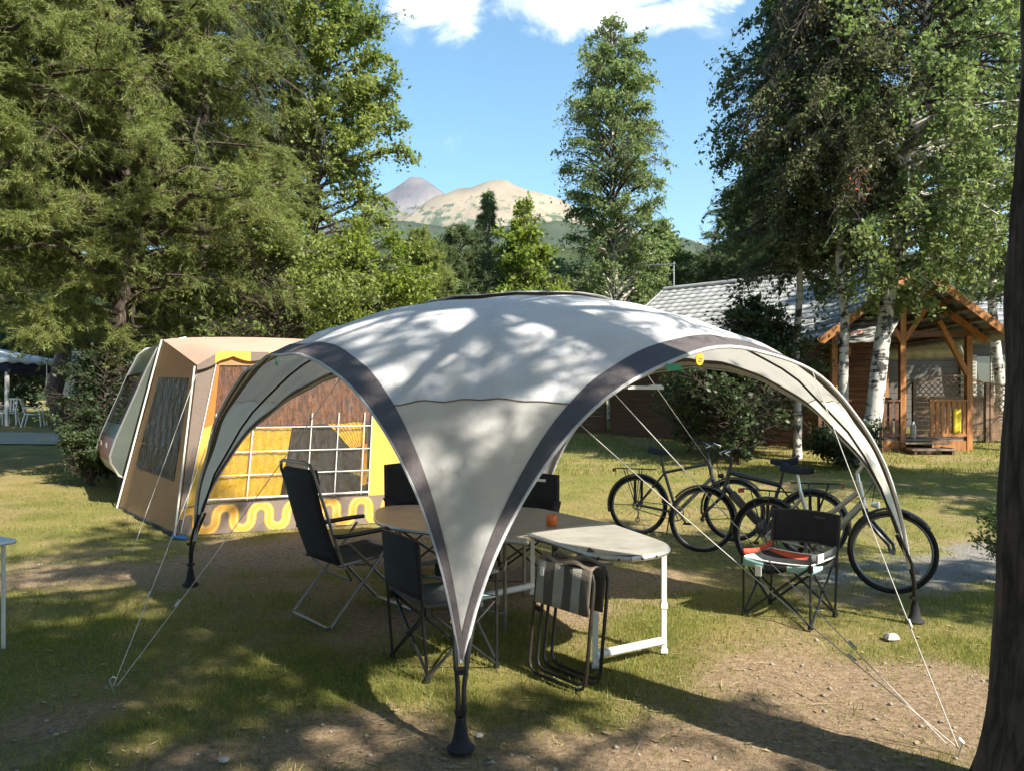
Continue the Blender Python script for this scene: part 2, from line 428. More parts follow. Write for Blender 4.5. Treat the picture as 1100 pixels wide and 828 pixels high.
Z=Z+near*((fbm(X*1.7,Y*1.7,5)-.5)*.05+(fbm(X*9,Y*9,6,2)-.5)*.022)-near*.012
def hgt(x,y):
    z=np.where(y<8,0,np.where(y<45,.042*(y-8),.042*37)); n=np.exp(-np.maximum(0,np.hypot(x,y-7)-6)/2.0)
    return z+n*((fbm(x*1.7,y*1.7,5)-.5)*.05+(fbm(x*9,y*9,6,2)-.5)*.022)-n*.012
nx,ny=X.shape
idx=np.arange(nx*ny).reshape(nx,ny)
fc=np.stack([idx[:-1,:-1],idx[1:,:-1],idx[1:,1:],idx[:-1,1:]],-1).reshape(-1,4)
def ground_mat():
    m,t=nt('ground_grass_and_earth')
    out=N(t,'ShaderNodeOutputMaterial'); tc=N(t,'ShaderNodeTexCoord')
    def noise(s,d=6,r=.65):
        n=N(t,'ShaderNodeTexNoise',Scale=s,Detail=float(d),Roughness=r); L(t,tc.outputs['Object'],n.inputs['Vector']); return n.outputs['Fac']
    def ramp(f,a,b,p0=.3,p1=.7):
        r=N(t,'ShaderNodeValToRGB'); r.color_ramp.elements[0].position=p0; r.color_ramp.elements[1].position=p1
        r.color_ramp.elements[0].color=c4(a); r.color_ramp.elements[1].color=c4(b); L(t,f,r.inputs[0]); return r.outputs[0]
    def mix(f,a,b):
        n=N(t,'ShaderNodeMix'); n.data_type='RGBA'; L(t,f,n.inputs[0]); L(t,a,n.inputs[6]); L(t,b,n.inputs[7]); return n.outputs[2]
    def attr(nm): a=N(t,'ShaderNodeAttribute'); a.attribute_name=nm; return a.outputs['Fac']
    g1=ramp(noise(1.5),(.085,.115,.022),(.265,.255,.065)); g2=ramp(noise(38,5),(.06,.06,.018),(.34,.29,.105))
    n=N(t,'ShaderNodeMix'); n.data_type='RGBA'; n.inputs[0].default_value=.5; L(t,g1,n.inputs[6]); L(t,g2,n.inputs[7])
    dryc=ramp(noise(22),(.17,.12,.05),(.47,.35,.165))
    g=mix(attr('dry'),n.outputs[2],mixh(t,n.outputs[2],dryc))
    e=ramp(noise(30,8,.75),(.13,.085,.05),(.46,.34,.22))
    gr=ramp(noise(55,8,.8),(.10,.095,.085),(.42,.39,.35))
    col=mix(attr('gravel'),mix(attr('dirt'),g,e),gr)
    b=N(t,'ShaderNodeBsdfPrincipled',Roughness=.95); b.inputs['Specular IOR Level'].default_value=.1
    L(t,col,b.inputs['Base Color'])
    ad=N(t,'ShaderNodeMath',operation='ADD'); L(t,noise(60,8,.75),ad.inputs[0]); L(t,noise(18,6),ad.inputs[1])
    bp=N(t,'ShaderNodeBump',Strength=.9,Distance=.03); L(t,ad.outputs[0],bp.inputs['Height']); L(t,bp.outputs[0],b.inputs['Normal'])
    L(t,b.outputs[0],out.inputs[0]); return m
def mixh(t,a,b):
    n=N(t,'ShaderNodeMix'); n.data_type='RGBA'; n.inputs[0].default_value=.75; L(t,a,n.inputs[6]); L(t,b,n.inputs[7]); return n.outputs[2]
ground=np_mesh('ground',np.stack([X,Y,Z],-1),fc,ground_mat(),smooth=True); tag(ground,kind='structure')
dm,gm,dr=masks(X.ravel(),Y.ravel())
for nm,a in (('dirt',dm),('gravel',gm),('dry',dr)):
    q=ground.data.attributes.new(nm,'FLOAT','POINT'); q.data.foreach_set('value',a.astype(np.float32))

# grass blades: short tufts on the near turf
rng=np.random.default_rng(3)
def grass_blades(n,x0,x1,y0,y1,hmin,hmax,w,power=1.0):
    y=y0+(y1-y0)*rng.random(n)**power; x=x0+(x1-x0)*rng.random(n)
    keep=np.abs(x)<.72*y+.6; x,y=x[keep],y[keep]
    d,g,_=masks(x,y); dens=(1-.93*d)*(1-.97*g)*(.25+.75*smooth(.35,.6,fbm(x*1.3,y*1.3,77)))
    keep=rng.random(len(x))<dens; x,y=x[keep],y[keep]; n=len(x)
    z=hgt(x,y); h=hmin+(hmax-hmin)*rng.random(n)**2; a=rng.random(n)*6.283; le=rng.random(n)*.9
    b=rng.random(n)*6.283
    base=np.stack([x,y,z-.004],-1); wv=np.stack([np.cos(a),np.sin(a),np.zeros(n)],-1)*(w*(.6+.8*rng.random(n)))[:,None]
    tip=base+np.stack([np.cos(b)*le*h,np.sin(b)*le*h,h],-1)
    return np.stack([base-wv,base+wv,tip],1)
gb=np.concatenate([grass_blades(330000,-4.2,4.2,2.4,6.5,.012,.055,.0022),grass_blades(110000,-8,9,6,16,.02,.06,.004,1.3),grass_blades(60000,-9,13,14,24,.04,.12,.008)])
gn=len(gb); gr_=np_mesh('grass',gb,np.arange(gn*3),M['grass'],rnd=rng.random(gn),k=3); tag(gr_,'short patchy grass growing over the worn pitch','grass',kind='stuff')

# small stones and leaf litter on the worn earth
def scatter(n,x0,x1,y0,y1,fn):
    y=y0+(y1-y0)*rng.random(n)**1.4; x=x0+(x1-x0)*rng.random(n); k=np.abs(x)<.7*y+.3; x,y=x[k],y[k]
    d,g,_=masks(x,y); k=rng.random(len(x))<fn(d,g); return x[k],y[k]
x,y=scatter(6000,-5,6,2.4,9,lambda d,g:.06+.9*np.maximum(d,g)); n=len(x)
oct_=np.array([(1,0,0),(-1,0,0),(0,1,0),(0,-1,0),(0,0,.7),(0,0,-.5)]); of=np.array([(0,2,4),(2,1,4),(1,3,4),(3,0,4),(2,0,5),(1,2,5),(3,1,5),(0,3,5)])
s=.004+.016*rng.random(n)**4; pv=oct_[None]*(.7+.6*rng.random((n,6,1)))*s[:,None,None]
ra=rng.random(n)*6.28; cs,sn=np.cos(ra)[:,None],np.sin(ra)[:,None]
pv=np.stack([pv[...,0]*cs-pv[...,1]*sn,pv[...,0]*sn+pv[...,1]*cs,pv[...,2]],-1)+np.stack([x,y,hgt(x,y)+s*.2],-1)[:,None]
pb=np_mesh('pebbles',pv,(of[None]+6*np.arange(n)[:,None,None]),M['pebble'],k=3); tag(pb,'small grey stones scattered over the worn earth','pebbles',kind='stuff')
x,y=scatter(5200,-5,5,2.4,9,lambda d,g:.35+.5*d); n=len(x)
a=rng.random(n)*6.28; s=.008+.02*rng.random(n)**2
u=np.stack([np.cos(a),np.sin(a),.35*(rng.random(n)-.5)],-1)*s[:,None]; v=np.stack([-np.sin(a),np.cos(a),.35*(rng.random(n)-.5)],-1)*(s*(.15+.5*rng.random(n)))[:,None]
c=np.stack([x,y,hgt(x,y)+.008],-1)
nq=700; yy=2.45+5*rng.random(nq)**1.3; xx=(rng.random(nq)-.5)*1.4*yy; aa=rng.random(nq)*6.28; ll=.03+.09*rng.random(nq)**2; zz=hgt(xx,yy)+.010
uu_=np.stack([np.cos(aa)*ll,np.sin(aa)*ll,.1*ll*(rng.random(nq)-.5)],-1); vv_=np.stack([-np.sin(aa),np.cos(aa),np.full(nq,.4)],-1)*.0022
cc_=np.stack([xx,yy,zz],-1); u=np.concatenate([u,uu_]); v=np.concatenate([v,vv_]); c=np.concatenate([c,cc_]); n=len(c)
lt=np_mesh('leaf_litter',np.stack([c-u,c-v,c+u,c+v],1),np.arange(n*4),M['litter']); tag(lt,'dry brown leaves and twigs lying on the ground','leaf litter',kind='stuff')
def stone(px,py,s,label,seed):
    Yd=F*CH/(py-HY); rg=np.random.default_rng(seed); b=MB()
    b.lathe([(0.01*s,-.35*s),(.7*s,-.25*s),(s,.05*s),(.75*s,.4*s),(.3*s,.58*s),(.01*s,.62*s)],n=11)
    b.v=[tuple(Vector(p)*float(1+.35*(rg.random()-.5))) for p in b.v]
    o=b.build('stone',M['stone']); o.location=((px-CX)/F*Yd,Yd,.0); tag(o,label,'stone'); return o
stone(957,685,.055,'pale round stone lying right of the shelter foot',1)
stone(240,816,.025,'small white stone on dark grass at the bottom left',2)
stone(515,790,.02,'small grey stone beside the nearest shelter foot',3)

# gravel path at the far left
pm=MB(); ctr=[(-40,25),(-26,23),(-17,21.4),(-11.5,21),(-8,22.5),(-6.5,26)]
vs=[];fs=[]
for i,(x,y) in enumerate(ctr):
    w=1.7
    d=Vector(ctr[min(i+1,5)])-Vector(ctr[max(i-1,0)]); d.normalize(); nn=Vector((-d.y,d.x))
    for k in (-1,1):
        q=Vector((x,y))+nn*w*k; vs.append((q.x,q.y,gz(q.y)+.03))
for i in range(5): fs.append((2*i,2*i+2,2*i+3,2*i+1))
pm.add(vs,fs); o=pm.build('path',mat('path_gravel',(.32,.28,.21),.95,.35,14,.6,70)); tag(o,kind='structure')
exec_parts=[]

# ------------------------------------------------------------------ event shelter
FT=Vector((-.235,3.53,0)); LF=Vector((-2.79,6.68,0)); RT=Vector((2.91,5.56,0)); BK=LF+RT-FT
CEN=(FT+BK)/2; EA=(RT-FT)/2; EB=(LF-FT)/2
AM=.9874
def smst(a,b,x):
    q=max(0,min(1,(x-a)/(b-a))); return q*q*(3-2*q)
def sh(a,b,off=0.0):
    z2=5.76-2.15*(a*a+b*b)-1.46*a*a*b*b
    z=math.sqrt(max(z2,.0009))
    p=CEN+EA*a+EB*b; 
    wv=.018*math.sin(7*a+2.0*b)*math.sin(5*b+1.3)*(1-max(abs(a),abs(b)))+.006*math.sin(23*a*b+9*a)+.005*math.sin(31*b-11*a)
    ed_=max(abs(a),abs(b)); wv+=.011*math.sin(38*(a-b)*(1 if a*b>0 else 0)+34*(a+b)*(1 if a*b<0 else 0)+2*math.sin(6*a+4*b))*smst(.30,.75,min(abs(a),abs(b)))*(1-ed_**8)+.008*math.sin(30*ed_+3*math.sin(9*a-7*b))*smst(.6,.9,ed_)*(1-ed_**10)
    q=Vector((p.x,p.y,z))
    if off or True:
        e=1e-3
        def raw(a,b):
            z2=5.76-2.15*(a*a+b*b)-1.46*a*a*b*b; p=CEN+EA*a+EB*b; return Vector((p.x,p.y,math.sqrt(max(z2,.0009))))
        a0=max(min(a,.985),-.985); b0=max(min(b,.985),-.985)
        n=(raw(a0+e,b0)-raw(a0-e,b0)).cross(raw(a0,b0+e)-raw(a0,b0-e)).normalized()
        if n.z<0: n=-n
        q=q+n*(off+wv)
    return q
shelter=thing('event_shelter','large grey domed event shelter with dark edged arches standing on the grass','shelter',CEN)
def surf_piece(test_planes, keep):
    bm=bmesh.new(); n=90
    ts=[AM*math.sin(math.pi/2*(-1+2*i/n)) for i in range(n+1)]
    V=[[bm.verts.new((a,b,0)) for b in ts] for a in ts]
    for i in range(n):
        for j in range(n): bm.faces.new((V[i][j],V[i+1][j],V[i+1][j+1],V[i][j+1]))
    for s1,s2 in ((1,1),(1,-1),(-1,1),(-1,-1)):
        bmesh.ops.bisect_plane(bm,geom=bm.verts[:]+bm.edges[:]+bm.faces[:],plane_co=(1.57*s1,0,0),plane_no=Vector((s1,s2,0)))
    dl=[f for f in bm.faces if not keep(f.calc_center_median())]
    bmesh.ops.delete(bm,geom=dl,context='FACES')
    me_v=[sh(v.co.x,v.co.y) for v in bm.verts]; bm.verts.index_update()
    fs=[tuple(v.index for v in f.verts) for f in bm.faces]; bm.free()
    m=MB(); m.add(me_v,fs); return m
SEAM=1.57
surf_piece(None,lambda c:abs(c.x)+abs(c.y)<SEAM).build('roof_panel',M['canopy'],shelter,world=True)
for s1,s2,lab in ((-1,-1,'dappled front corner panel tapering to the nearest foot'),(1,-1,'sunlit cream corner panel on the right'),(-1,1,'shaded corner panel on the left'),(1,1,'rear corner panel')):
    o=surf_piece(None,lambda c:abs(c.x)+abs(c.y)>=SEAM and c.x*s1>0 and c.y*s2>0).build('corner_panel',M['corner'],shelter,world=True); o['label']=lab
    m=MB(); pts=[]                                       # raised seam between panels
    for k in range(25):
        a=.583+(.9874-.583)*k/24; pts.append(sh(a*s1,(SEAM-a)*s2,.003))
    m.path(pts,.004,5); m.build('seam',M['awn_grey'],o,world=True)
def band_w(b): return .008+.062*max(0,1-b*b)**1.3
for ax,sg in (('b',-1),('a',-1),('a',1),('b',1)):
    m=MB()
    for off in (.007,-.007):
        def fn(u,v):
            b=AM*math.sin(math.pi/2*(-1+2*u)); a=(AM+.003)-band_w(b)*v
            a_,b_=(a*sg,b) if ax=='a' else (b,a*sg)
            p=sh(a_,b_,off)
            p=p+(EA*sg if ax=='a' else EB*sg).normalized()*(.035*(1-v)*max(0,1-b*b))
            return p
        m.grid(fn,84,5)
    o=m.build('edge_band',M['band'],shelter,world=True)
    m=MB(); pts=[]
    for k in range(61):
        b=AM*math.sin(math.pi/2*(-1+2*k/60)); a=AM+.004
        a_,b_=(a*sg,b) if ax=='a' else (b,a*sg)
        pts.append(sh(a_,b_,-.004)+(EA*sg if ax=='a' else EB*sg).normalized()*(.037*max(0,1-b*b)))
    m.path(pts,.011,6); m.build('piping',M['canopy'],o,world=True)
for ca,cb,P in ((-1,-1,FT),(-1,1,LF),(1,-1,RT),(1,1,BK)):
    m=MB(); tip=sh(ca*AM,cb*AM)
    d=(CEN-P); d.z=0; d.normalize(); sd_=Vector((-d.y,d.x,0))
    base=P+Vector((0,0,.06))
    for k in (-1,1):
        m.path([base+sd_*.012*k, base+Vector((0,0,.22))+d*.005+sd_*.014*k, tip+sd_*.03*k-d*.01, sh(ca*.972,cb*.972,-.03)+sd_*.05*k],.0115,8)
    for q in (.12,.3): m.box(base+Vector((0,0,q))+d*.004,(.05,.05,.022))
    leg=m.build('leg',M['black_tube'],shelter,world=True)
    f=MB(); f.lathe([(.001,.0),(.062,.0),(.066,.012),(.045,.03),(.034,.07),(.026,.12),(.018,.15),(.001,.15)],P,14)
    f.build('foot',M['black_fabric'],leg,world=True)
    m=MB(); m.path([sh(ca*q,cb*q,-.03) for q in [i/24*.97 for i in range(25)]],.009,6); m.build('pole',M['black_tube'],shelter,world=True)
m=MB()                                                    # vent flap on the crown
def vf(u,v):
    r=.38*u; a=v*2*math.pi; p=sh(r*math.cos(a),r*math.sin(a)*.9,.027+.02*(1-u)); return p
m.grid(vf,5,28); m.build('vent_flap',M['canopy'],shelter,world=True,solid=.004)
m=MB()  # dark ring stands in for the shaded gap under the flap
for k in range(28):
    a0=2*math.pi*k/28; a1=2*math.pi*(k+1)/28
    m.add([sh(.33*math.cos(a0),.3*math.sin(a0),.004),sh(.33*math.cos(a1),.3*math.sin(a1),.004),sh(.33*math.cos(a1),.3*math.sin(a1),.027),sh(.33*math.cos(a0),.3*math.sin(a0),.027)],[(0,1,2,3)])
m.build('vent_gap',M['band'],shelter,world=True)
def on_right(u): # right-front arch, u in -1..1 from the nearest foot to the right foot
    return sh(u,-(AM+.003),0)
nr=(-EB).normalized()
def disc(center,nrm,r,mt,nm,par,thick=.006):
    m=MB(); q=nrm.to_track_quat('Z','Y').to_matrix()
    n=22; vs=[center+q@Vector((r*math.cos(2*math.pi*k/n),r*math.sin(2*math.pi*k/n),z)) for z in (0,thick) for k in range(n)]
    m.add(vs,[tuple(range(n,2*n))]+[(k,(k+1)%n,n+(k+1)%n,n+k) for k in range(n)]); return m.build(nm,mt,par,world=True)
# round orange badge, green tag and pale strip hanging at the crest of the right arch
bc=sh(-.2,-.992)+nr*.055+Vector((0,0,-.045))
bd=disc(bc,(nr+Vector((0,0,-.1))).normalized(),.034,M['badge'],'badge',shelter); bd['label']='round orange badge at the arch crest'
m=MB(); b2=bc+nr*.008
m.beam(b2+EA.normalized()*-.02+Vector((0,0,.004)),b2+EA.normalized()*.02+Vector((0,0,.004)),.004,.007); m.beam(b2+EA.normalized()*-.014+Vector((0,0,-.01)),b2+EA.normalized()*.014+Vector((0,0,-.01)),.004,.005)
m.build('badge_print',M['awn_brown'],bd,world=True)
g=sh(-.30,-.992)+nr*.05+Vector((0,0,-.035)); e=EA.normalized()
m=MB(); m.beam(g-e*.055,g+e*.055,.004,.035); m.build('green_tag',M['green_tag'],shelter,world=True)
g=sh(-.38,-.985)+Vector((0,0,-.10))
m=MB(); m.beam(g-e*.13,g+e*.13,.03,.018); m.beam(g+e*.04+Vector((0,0,.012)),g+e*.12+Vector((0,0,.012)),.02,.01); m.build('pale_strip',M['white_paint'],shelter,world=True)
g=sh(-.9905,.02)+(-EA).normalized()*.05+Vector((0,0,-.055)); eb=EB.normalized()
disc(g,(-EA).normalized(),.022,M['green_tag'],'green_tag',shelter)
# guy ropes with their pegs
def rope(a,peg,lab,m_='rope',mid=None):
    m=MB(); a=Vector(a); peg=Vector(peg)
    pts=[a+(peg-a)*k/10+Vector((0,0,-.05*math.sin(math.pi*k/10)*.4)) for k in range(11)]
    m.path(pts,.0026,5)
    o=m.build('guy_rope',M[m_],shelter,world=True); o['label']=lab
    k=MB(); q=a+(peg-a)*.74; d=(peg-a).normalized(); k.beam(q-d*.022,q+d*.022,.008,.012); k.build('tensioner',M['rope'],o,world=True)
    return o
def peg(p,d):
    m=MB(); p=Vector(p); d=Vector(d).normalized(); m.path([p-Vector((0,0,.1))-d*.02,p+Vector((0,0,.035))+d*.02,p+Vector((0,0,.05))+d*.005,p+Vector((0,0,.04))-d*.012],.0045,6)
    m.build('tent_peg',M['alu'],shelter,world=True)
def arch(side,u): # side 'L': nearest foot(-1)..left foot(1); 'R': nearest..right; 'B': right-back
    if side=='L': return sh(-AM,u,0)+(-EA).normalized()*.03
    if side=='R': return sh(u,-AM,0)+(-EB).normalized()*.03
    if side=='B': return sh(AM,u,0)+EA.normalized()*.03
pl=Vector((-2.21,4.27,.02)); rope(arch('L',.62),pl,'pale guy rope running to the left arch'); rope(arch('L',-.42),pl+Vector((.02,0,0)),'pale guy rope running under the left arch'); peg(pl,(-1,-.5,0))
pr=Vector((2.03,3.5,.02)); rope(arch('R',.36),pr,'pale guy rope from the right half of the front arch'); rope(arch('R',-.64),pr,'long guy rope crossing under the front arch'); rope(arch('R',-.52),pr+Vector((-.03,.03,0)),'second long guy rope crossing under the front arch'); peg(pr,(.6,-.8,0))
pb_=Vector((3.0,9.4,.04)); rope(arch('B',.25),pb_,'thin guy rope behind the bicycles'); peg(pb_,(1,.4,0))

# ------------------------------------------------------------------ awning tent on the caravan
aw=thing('awning_tent','retro brown orange and yellow awning tent pitched against the old caravan','awning',(-3.0,10,0.06))
B0=Vector((-3.87,8.9,.03)); B1=Vector((-.75,10.05,.07)); T0=Vector((-3.72,9.1,2.0)); T1=Vector((-.72,10.2,2.0))
FN=Vector((1.15,-3.12,0)).normalized()
def ez(u): return 2.0+.17*min(1,u/.08)*min(1,(1-u)/.08)
def FP(u,v,off=0.0):
    b=B0.lerp(B1,u); tp=T0.lerp(T1,u); tp.z=ez(u); 
    sag=.02*math.sin(u*9)*math.sin(v*math.pi)
    return b.lerp(tp,v)+FN*(off+sag)
def proj(p): return (CX+F*p.x/p.y, HY-F*(p.z-CH)/p.y)
def uv(px,py):
    u,v=.3,.5
    for _ in range(12):
        p0=proj(FP(u,v)); pu=proj(FP(u+.001,v)); pv_=proj(FP(u,v+.001))
        a=(pu[0]-p0[0])/.001; b=(pv_[0]-p0[0])/.001; c=(pu[1]-p0[1])/.001; d=(pv_[1]-p0[1])/.001
        ex=px-p0[0]; ey=py-p0[1]; det=a*d-b*c
        u+=(ex*d-b*ey)/det; v+=(a*ey-c*ex)/det
    return u,v
def panel(name,corners,m_,off=0.0,par=None,n=8,wr=0.0):   # corners tl,tr,br,bl as (u,v)
    tl,tr,br,bl=corners; b=MB()
    def fn(s,q):
        u=(tl[0]*(1-s)+tr[0]*s)*(1-q)+(bl[0]*(1-s)+br[0]*s)*q
        v=(tl[1]*(1-s)+tr[1]*s)*(1-q)+(bl[1]*(1-s)+br[1]*s)*q
        return FP(u,v,off+wr*math.sin(s*55+math.sin(q*9)*1.5)*.5+wr*math.sin(q*31+s*12)*.4)
    b.grid(fn,n*(8 if wr else 1),n*(3 if wr else 1)); return b.build(name,m_,par or aw,world=True)
UM=.86; VW=uv(333,535)[1]
uA=uv(229,460)[0]; uB=uv(398,480)[0]; uT=uv(232,398)[0]; uY=uv(217,461)[0]
vTop=.93; vWin=.60
# brown corner strip, orange and yellow side panels
panel('corner_panel',((0,1),(uT+.01,1),(uv(199,545)[0],VW),(0,VW)),M['awn_grey'])
u545=uv(199,545)[0]; uLerp=lambda v:(uT+.01)+(u545-(uT+.01))*((1-v)/(1-VW))
panel('orange_panel',((uLerp(.96),.96),(uA,.96),(uA,vWin),(uLerp(vWin),vWin)),M['awn_orange'],.002)
panel('yellow_panel',((uLerp(vWin),vWin),(uA,vWin),(uA,VW),(uLerp(VW),VW)),M['awn_yellow'],.002)
panel('yellow_panel',((uB,.82),(UM,.82),(UM,VW),(uB,VW)),M['awn_yellow'],.002)
panel('header_strip',((uLerp(.97),1),(1,1),(1,.93),(uLerp(.97),.93)),M['awn_brown'],.006)
panel('side_panel',((uB,.93),(1,.93),(1,.82),(uB,.82)),M['awn_orange'],.003)
panel('side_panel',((UM,.82),(1,.82),(1,VW),(UM,VW)),M['awn_grey'],.003)
val=panel('valance',((0,VW),(1,VW),(1,0),(0,0)),M['awn_grey'],.004)
# window: clear film with white grid, mesh upper curtain, yellow tied curtains
film=nt('window_film'); m_,t_=film
o_=N(t_,'ShaderNodeOutputMaterial'); g_=N(t_,'ShaderNodeBsdfGlossy',Roughness=.12); tr_=N(t_,'ShaderNodeBsdfTransparent'); tr_.inputs[0].default_value=(.86,.80,.72,1)
tc_=N(t_,'ShaderNodeTexCoord'); n_=N(t_,'ShaderNodeTexNoise',Scale=7.0,Detail=4.0); mp_=N(t_,'ShaderNodeMapping'); mp_.inputs['Scale'].default_value=(3,3,.5); L(t_,tc_.outputs['Object'],mp_.inputs[0]); L(t_,mp_.outputs[0],n_.inputs['Vector'])
bp_=N(t_,'ShaderNodeBump',Strength=.6,Distance=.05); L(t_,n_.outputs['Fac'],bp_.inputs['Height']); L(t_,bp_.outputs[0],g_.inputs['Normal'])
df_=N(t_,'ShaderNodeBsdfDiffuse'); df_.inputs[0].default_value=(.30,.24,.19,1)
mx_=N(t_,'ShaderNodeMixShader'); mx_.inputs[0].default_value=.09; L(t_,tr_.outputs[0],mx_.inputs[1]); L(t_,df_.outputs[0],mx_.inputs[2])
mx2_=N(t_,'ShaderNodeMixShader'); mx2_.inputs[0].default_value=.10; L(t_,mx_.outputs[0],mx2_.inputs[1]); L(t_,g_.outputs[0],mx2_.inputs[2]); L(t_,mx2_.outputs[0],o_.inputs[0]); M['film']=m_
fd=nt('window_film_dark'); m_,t_=fd
o_=N(t_,'ShaderNodeOutputMaterial'); g_=N(t_,'ShaderNodeBsdfGlossy',Roughness=.16); tr_=N(t_,'ShaderNodeBsdfTransparent'); tr_.inputs[0].default_value=(.50,.42,.28,1)
tc_=N(t_,'ShaderNodeTexCoord'); n_=N(t_,'ShaderNodeTexNoise',Scale=5.0,Detail=5.0,Distortion=.8); mp_=N(t_,'ShaderNodeMapping'); mp_.inputs['Scale'].default_value=(6,6,.45); L(t_,tc_.outputs['Object'],mp_.inputs[0]); L(t_,mp_.outputs[0],n_.inputs['Vector'])
bp_=N(t_,'ShaderNodeBump',Strength=1.0,Distance=.12); L(t_,n_.outputs['Fac'],bp_.inputs['Height']); L(t_,bp_.outputs[0],g_.inputs['Normal'])
df_=N(t_,'ShaderNodeBsdfDiffuse'); df_.inputs[0].default_value=(.16,.12,.06,1); L(t_,bp_.outputs[0],df_.inputs['Normal'])
mx_=N(t_,'ShaderNodeMixShader'); mx_.inputs[0].default_value=.22; L(t_,tr_.outputs[0],mx_.inputs[1]); L(t_,df_.outputs[0],mx_.inputs[2])
mx2_=N(t_,'ShaderNodeMixShader'); mx2_.inputs[0].default_value=.16; L(t_,mx_.outputs[0],mx2_.inputs[1]); L(t_,g_.outputs[0],mx2_.inputs[2]); L(t_,mx2_.outputs[0],o_.inputs[0]); M['film_dark']=m_
vb=uv(300,530)[1]
win=panel('window',((uA,.93),(uB,.93),(uB,VW),(uA,VW)),M['film'],-.004,wr=.004)
curtm=nt('mesh_curtain'); m_,t_=curtm
o_=N(t_,'ShaderNodeOutputMaterial'); tc_=N(t_,'ShaderNodeTexCoord'); w_=N(t_,'ShaderNodeTexNoise',Scale=9.0,Detail=6.0,Roughness=.72,Distortion=1.2); mq_=N(t_,'ShaderNodeMapping'); mq_.inputs['Scale'].default_value=(4,4,.7); mq_.inputs['Rotation'].default_value=(0,.5,0); L(t_,tc_.outputs['Object'],mq_.inputs[0]); L(t_,mq_.outputs[0],w_.inputs['Vector'])
r_=N(t_,'ShaderNodeValToRGB'); r_.color_ramp.elements[0].position=.42; r_.color_ramp.elements[1].position=.66; r_.color_ramp.elements[0].color=(.05,.016,.009,1); r_.color_ramp.elements[1].color=(.30,.115,.035,1); L(t_,w_.outputs['Fac'],r_.inputs[0])  # streaks put window reflections and wrinkles into the curtain colour
b_=N(t_,'ShaderNodeBsdfPrincipled',Roughness=.8); L(t_,r_.outputs[0],b_.inputs['Base Color']); L(t_,b_.outputs[0],o_.inputs[0]); M['mesh_curtain']=m_
yc=nt('yellow_print'); m_,t_=yc
o_=N(t_,'ShaderNodeOutputMaterial'); tc_=N(t_,'ShaderNodeTexCoord'); w_=N(t_,'ShaderNodeTexVoronoi',Scale=17.0); w_.feature='DISTANCE_TO_EDGE'; L(t_,tc_.outputs['Object'],w_.inputs['Vector'])
r_=N(t_,'ShaderNodeValToRGB'); r_.color_ramp.elements[0].position=.02; r_.color_ramp.elements[1].position=.05; r_.color_ramp.elements[0].color=(.66,.40,.008,1); r_.color_ramp.elements[1].color=(.88,.60,.010,1); L(t_,w_.outputs['Distance'],r_.inputs[0])
b_=N(t_,'ShaderNodeBsdfPrincipled',Roughness=.8); L(t_,r_.outputs[0],b_.inputs['Base Color'])
tt_=N(t_,'ShaderNodeBsdfTranslucent'); L(t_,r_.outputs[0],tt_.inputs[0]); mx_=N(t_,'ShaderNodeMixShader'); mx_.inputs[0].default_value=.3; L(t_,b_.outputs[0],mx_.inputs[1]); L(t_,tt_.outputs[0],mx_.inputs[2]); L(t_,mx_.outputs[0],o_.inputs[0]); M['yellow_print']=m_
def q(px,py): return uv(px,py)
panel('mesh_curtain',((uA-.01,.92),(uB+.01,.92),(uB+.01,uv(390,452)[1]),(uA-.01,uv(240,462)[1])),M['mesh_curtain'],-.02,win,wr=.006)
panel('yellow_curtain',(q(228,461),q(314,458),q(301,533),q(224,541)),M['yellow_print'],-.03,win,wr=.01)
panel('yellow_curtain',(q(345,447),q(393,448),q(392,478),q(378,482)),M['yellow_print'],-.03,win,wr=.01)
panel('yellow_curtain',(q(389,478),q(395,476),q(394,520),q(387,522)),M['yellow_print'],-.03,win,wr=.01)
m=MB()
for gx in (229,270,333,362,390,398):
    u=uv(gx,480)[0]; m.path([FP(u,VW+.01,.012),FP(u,.5,.012),FP(u,.66,.012)],.007,5)
for gy in (458,483,507,531):
    u,v=uv(333,gy); m.path([FP(uA,v,.014),FP((uA+uB)/2,v,.014),FP(uB,v,.014)],.007 if gy<530 else .014,5)
m.build('window_grid',M['white_paint'],win,world=True)
# wavy print on the valance
def wave_pts(w0):
    pts=[];L_=(B1-B0).length; per=.40; r=per/4; yc=.135; amp=.03; n=int(L_/per)+1
    return L_,per,r,yc,amp,n
L_,per,r_w,ycw,amp,nw=wave_pts(0)
vh=lambda z:z/2.0
def cpath():
    P=[]
    for k in range(nw):
        x0=k*per
        for j in range(11):
            th=math.pi-j*math.pi/10; P.append((x0+r_w+r_w*math.cos(th),ycw*2+amp*.9+r_w*math.sin(th)))
        for j in range(11):
            th=math.pi+j*math.pi/10; P.append((x0+3*r_w+r_w*math.cos(th),ycw*2-amp*.9+r_w*math.sin(th)))
    return P
cp=cpath()
def ribbon(hw,off,mt,nm):
    m=MB();vs=[];fs=[]
    P=[Vector((a,b)) for a,b in cp if a<L_-.02]
    for i,p in enumerate(P):
        d=(P[min(i+1,len(P)-1)]-P[max(i-1,0)]).normalized(); n=Vector((-d.y,d.x))
        for k in (-1,1):
            s=p+n*hw*k; vs.append(FP(max(0,s.x/L_),max(.004,min(VW-.008,(s.y-.27)/2.0+VW*.5)),off))
    for i in range(len(P)-1): fs.append((2*i,2*i+2,2*i+3,2*i+1))
    m.add(vs,fs); return m.build(nm,mt,val,world=True)
ribbon(.056,.008,M['awn_wave'],'wave_print'); ribbon(.038,.011,M['awn_cream'],'wave_print'); ribbon(.027,.014,M['awn_wave'],'wave_print')
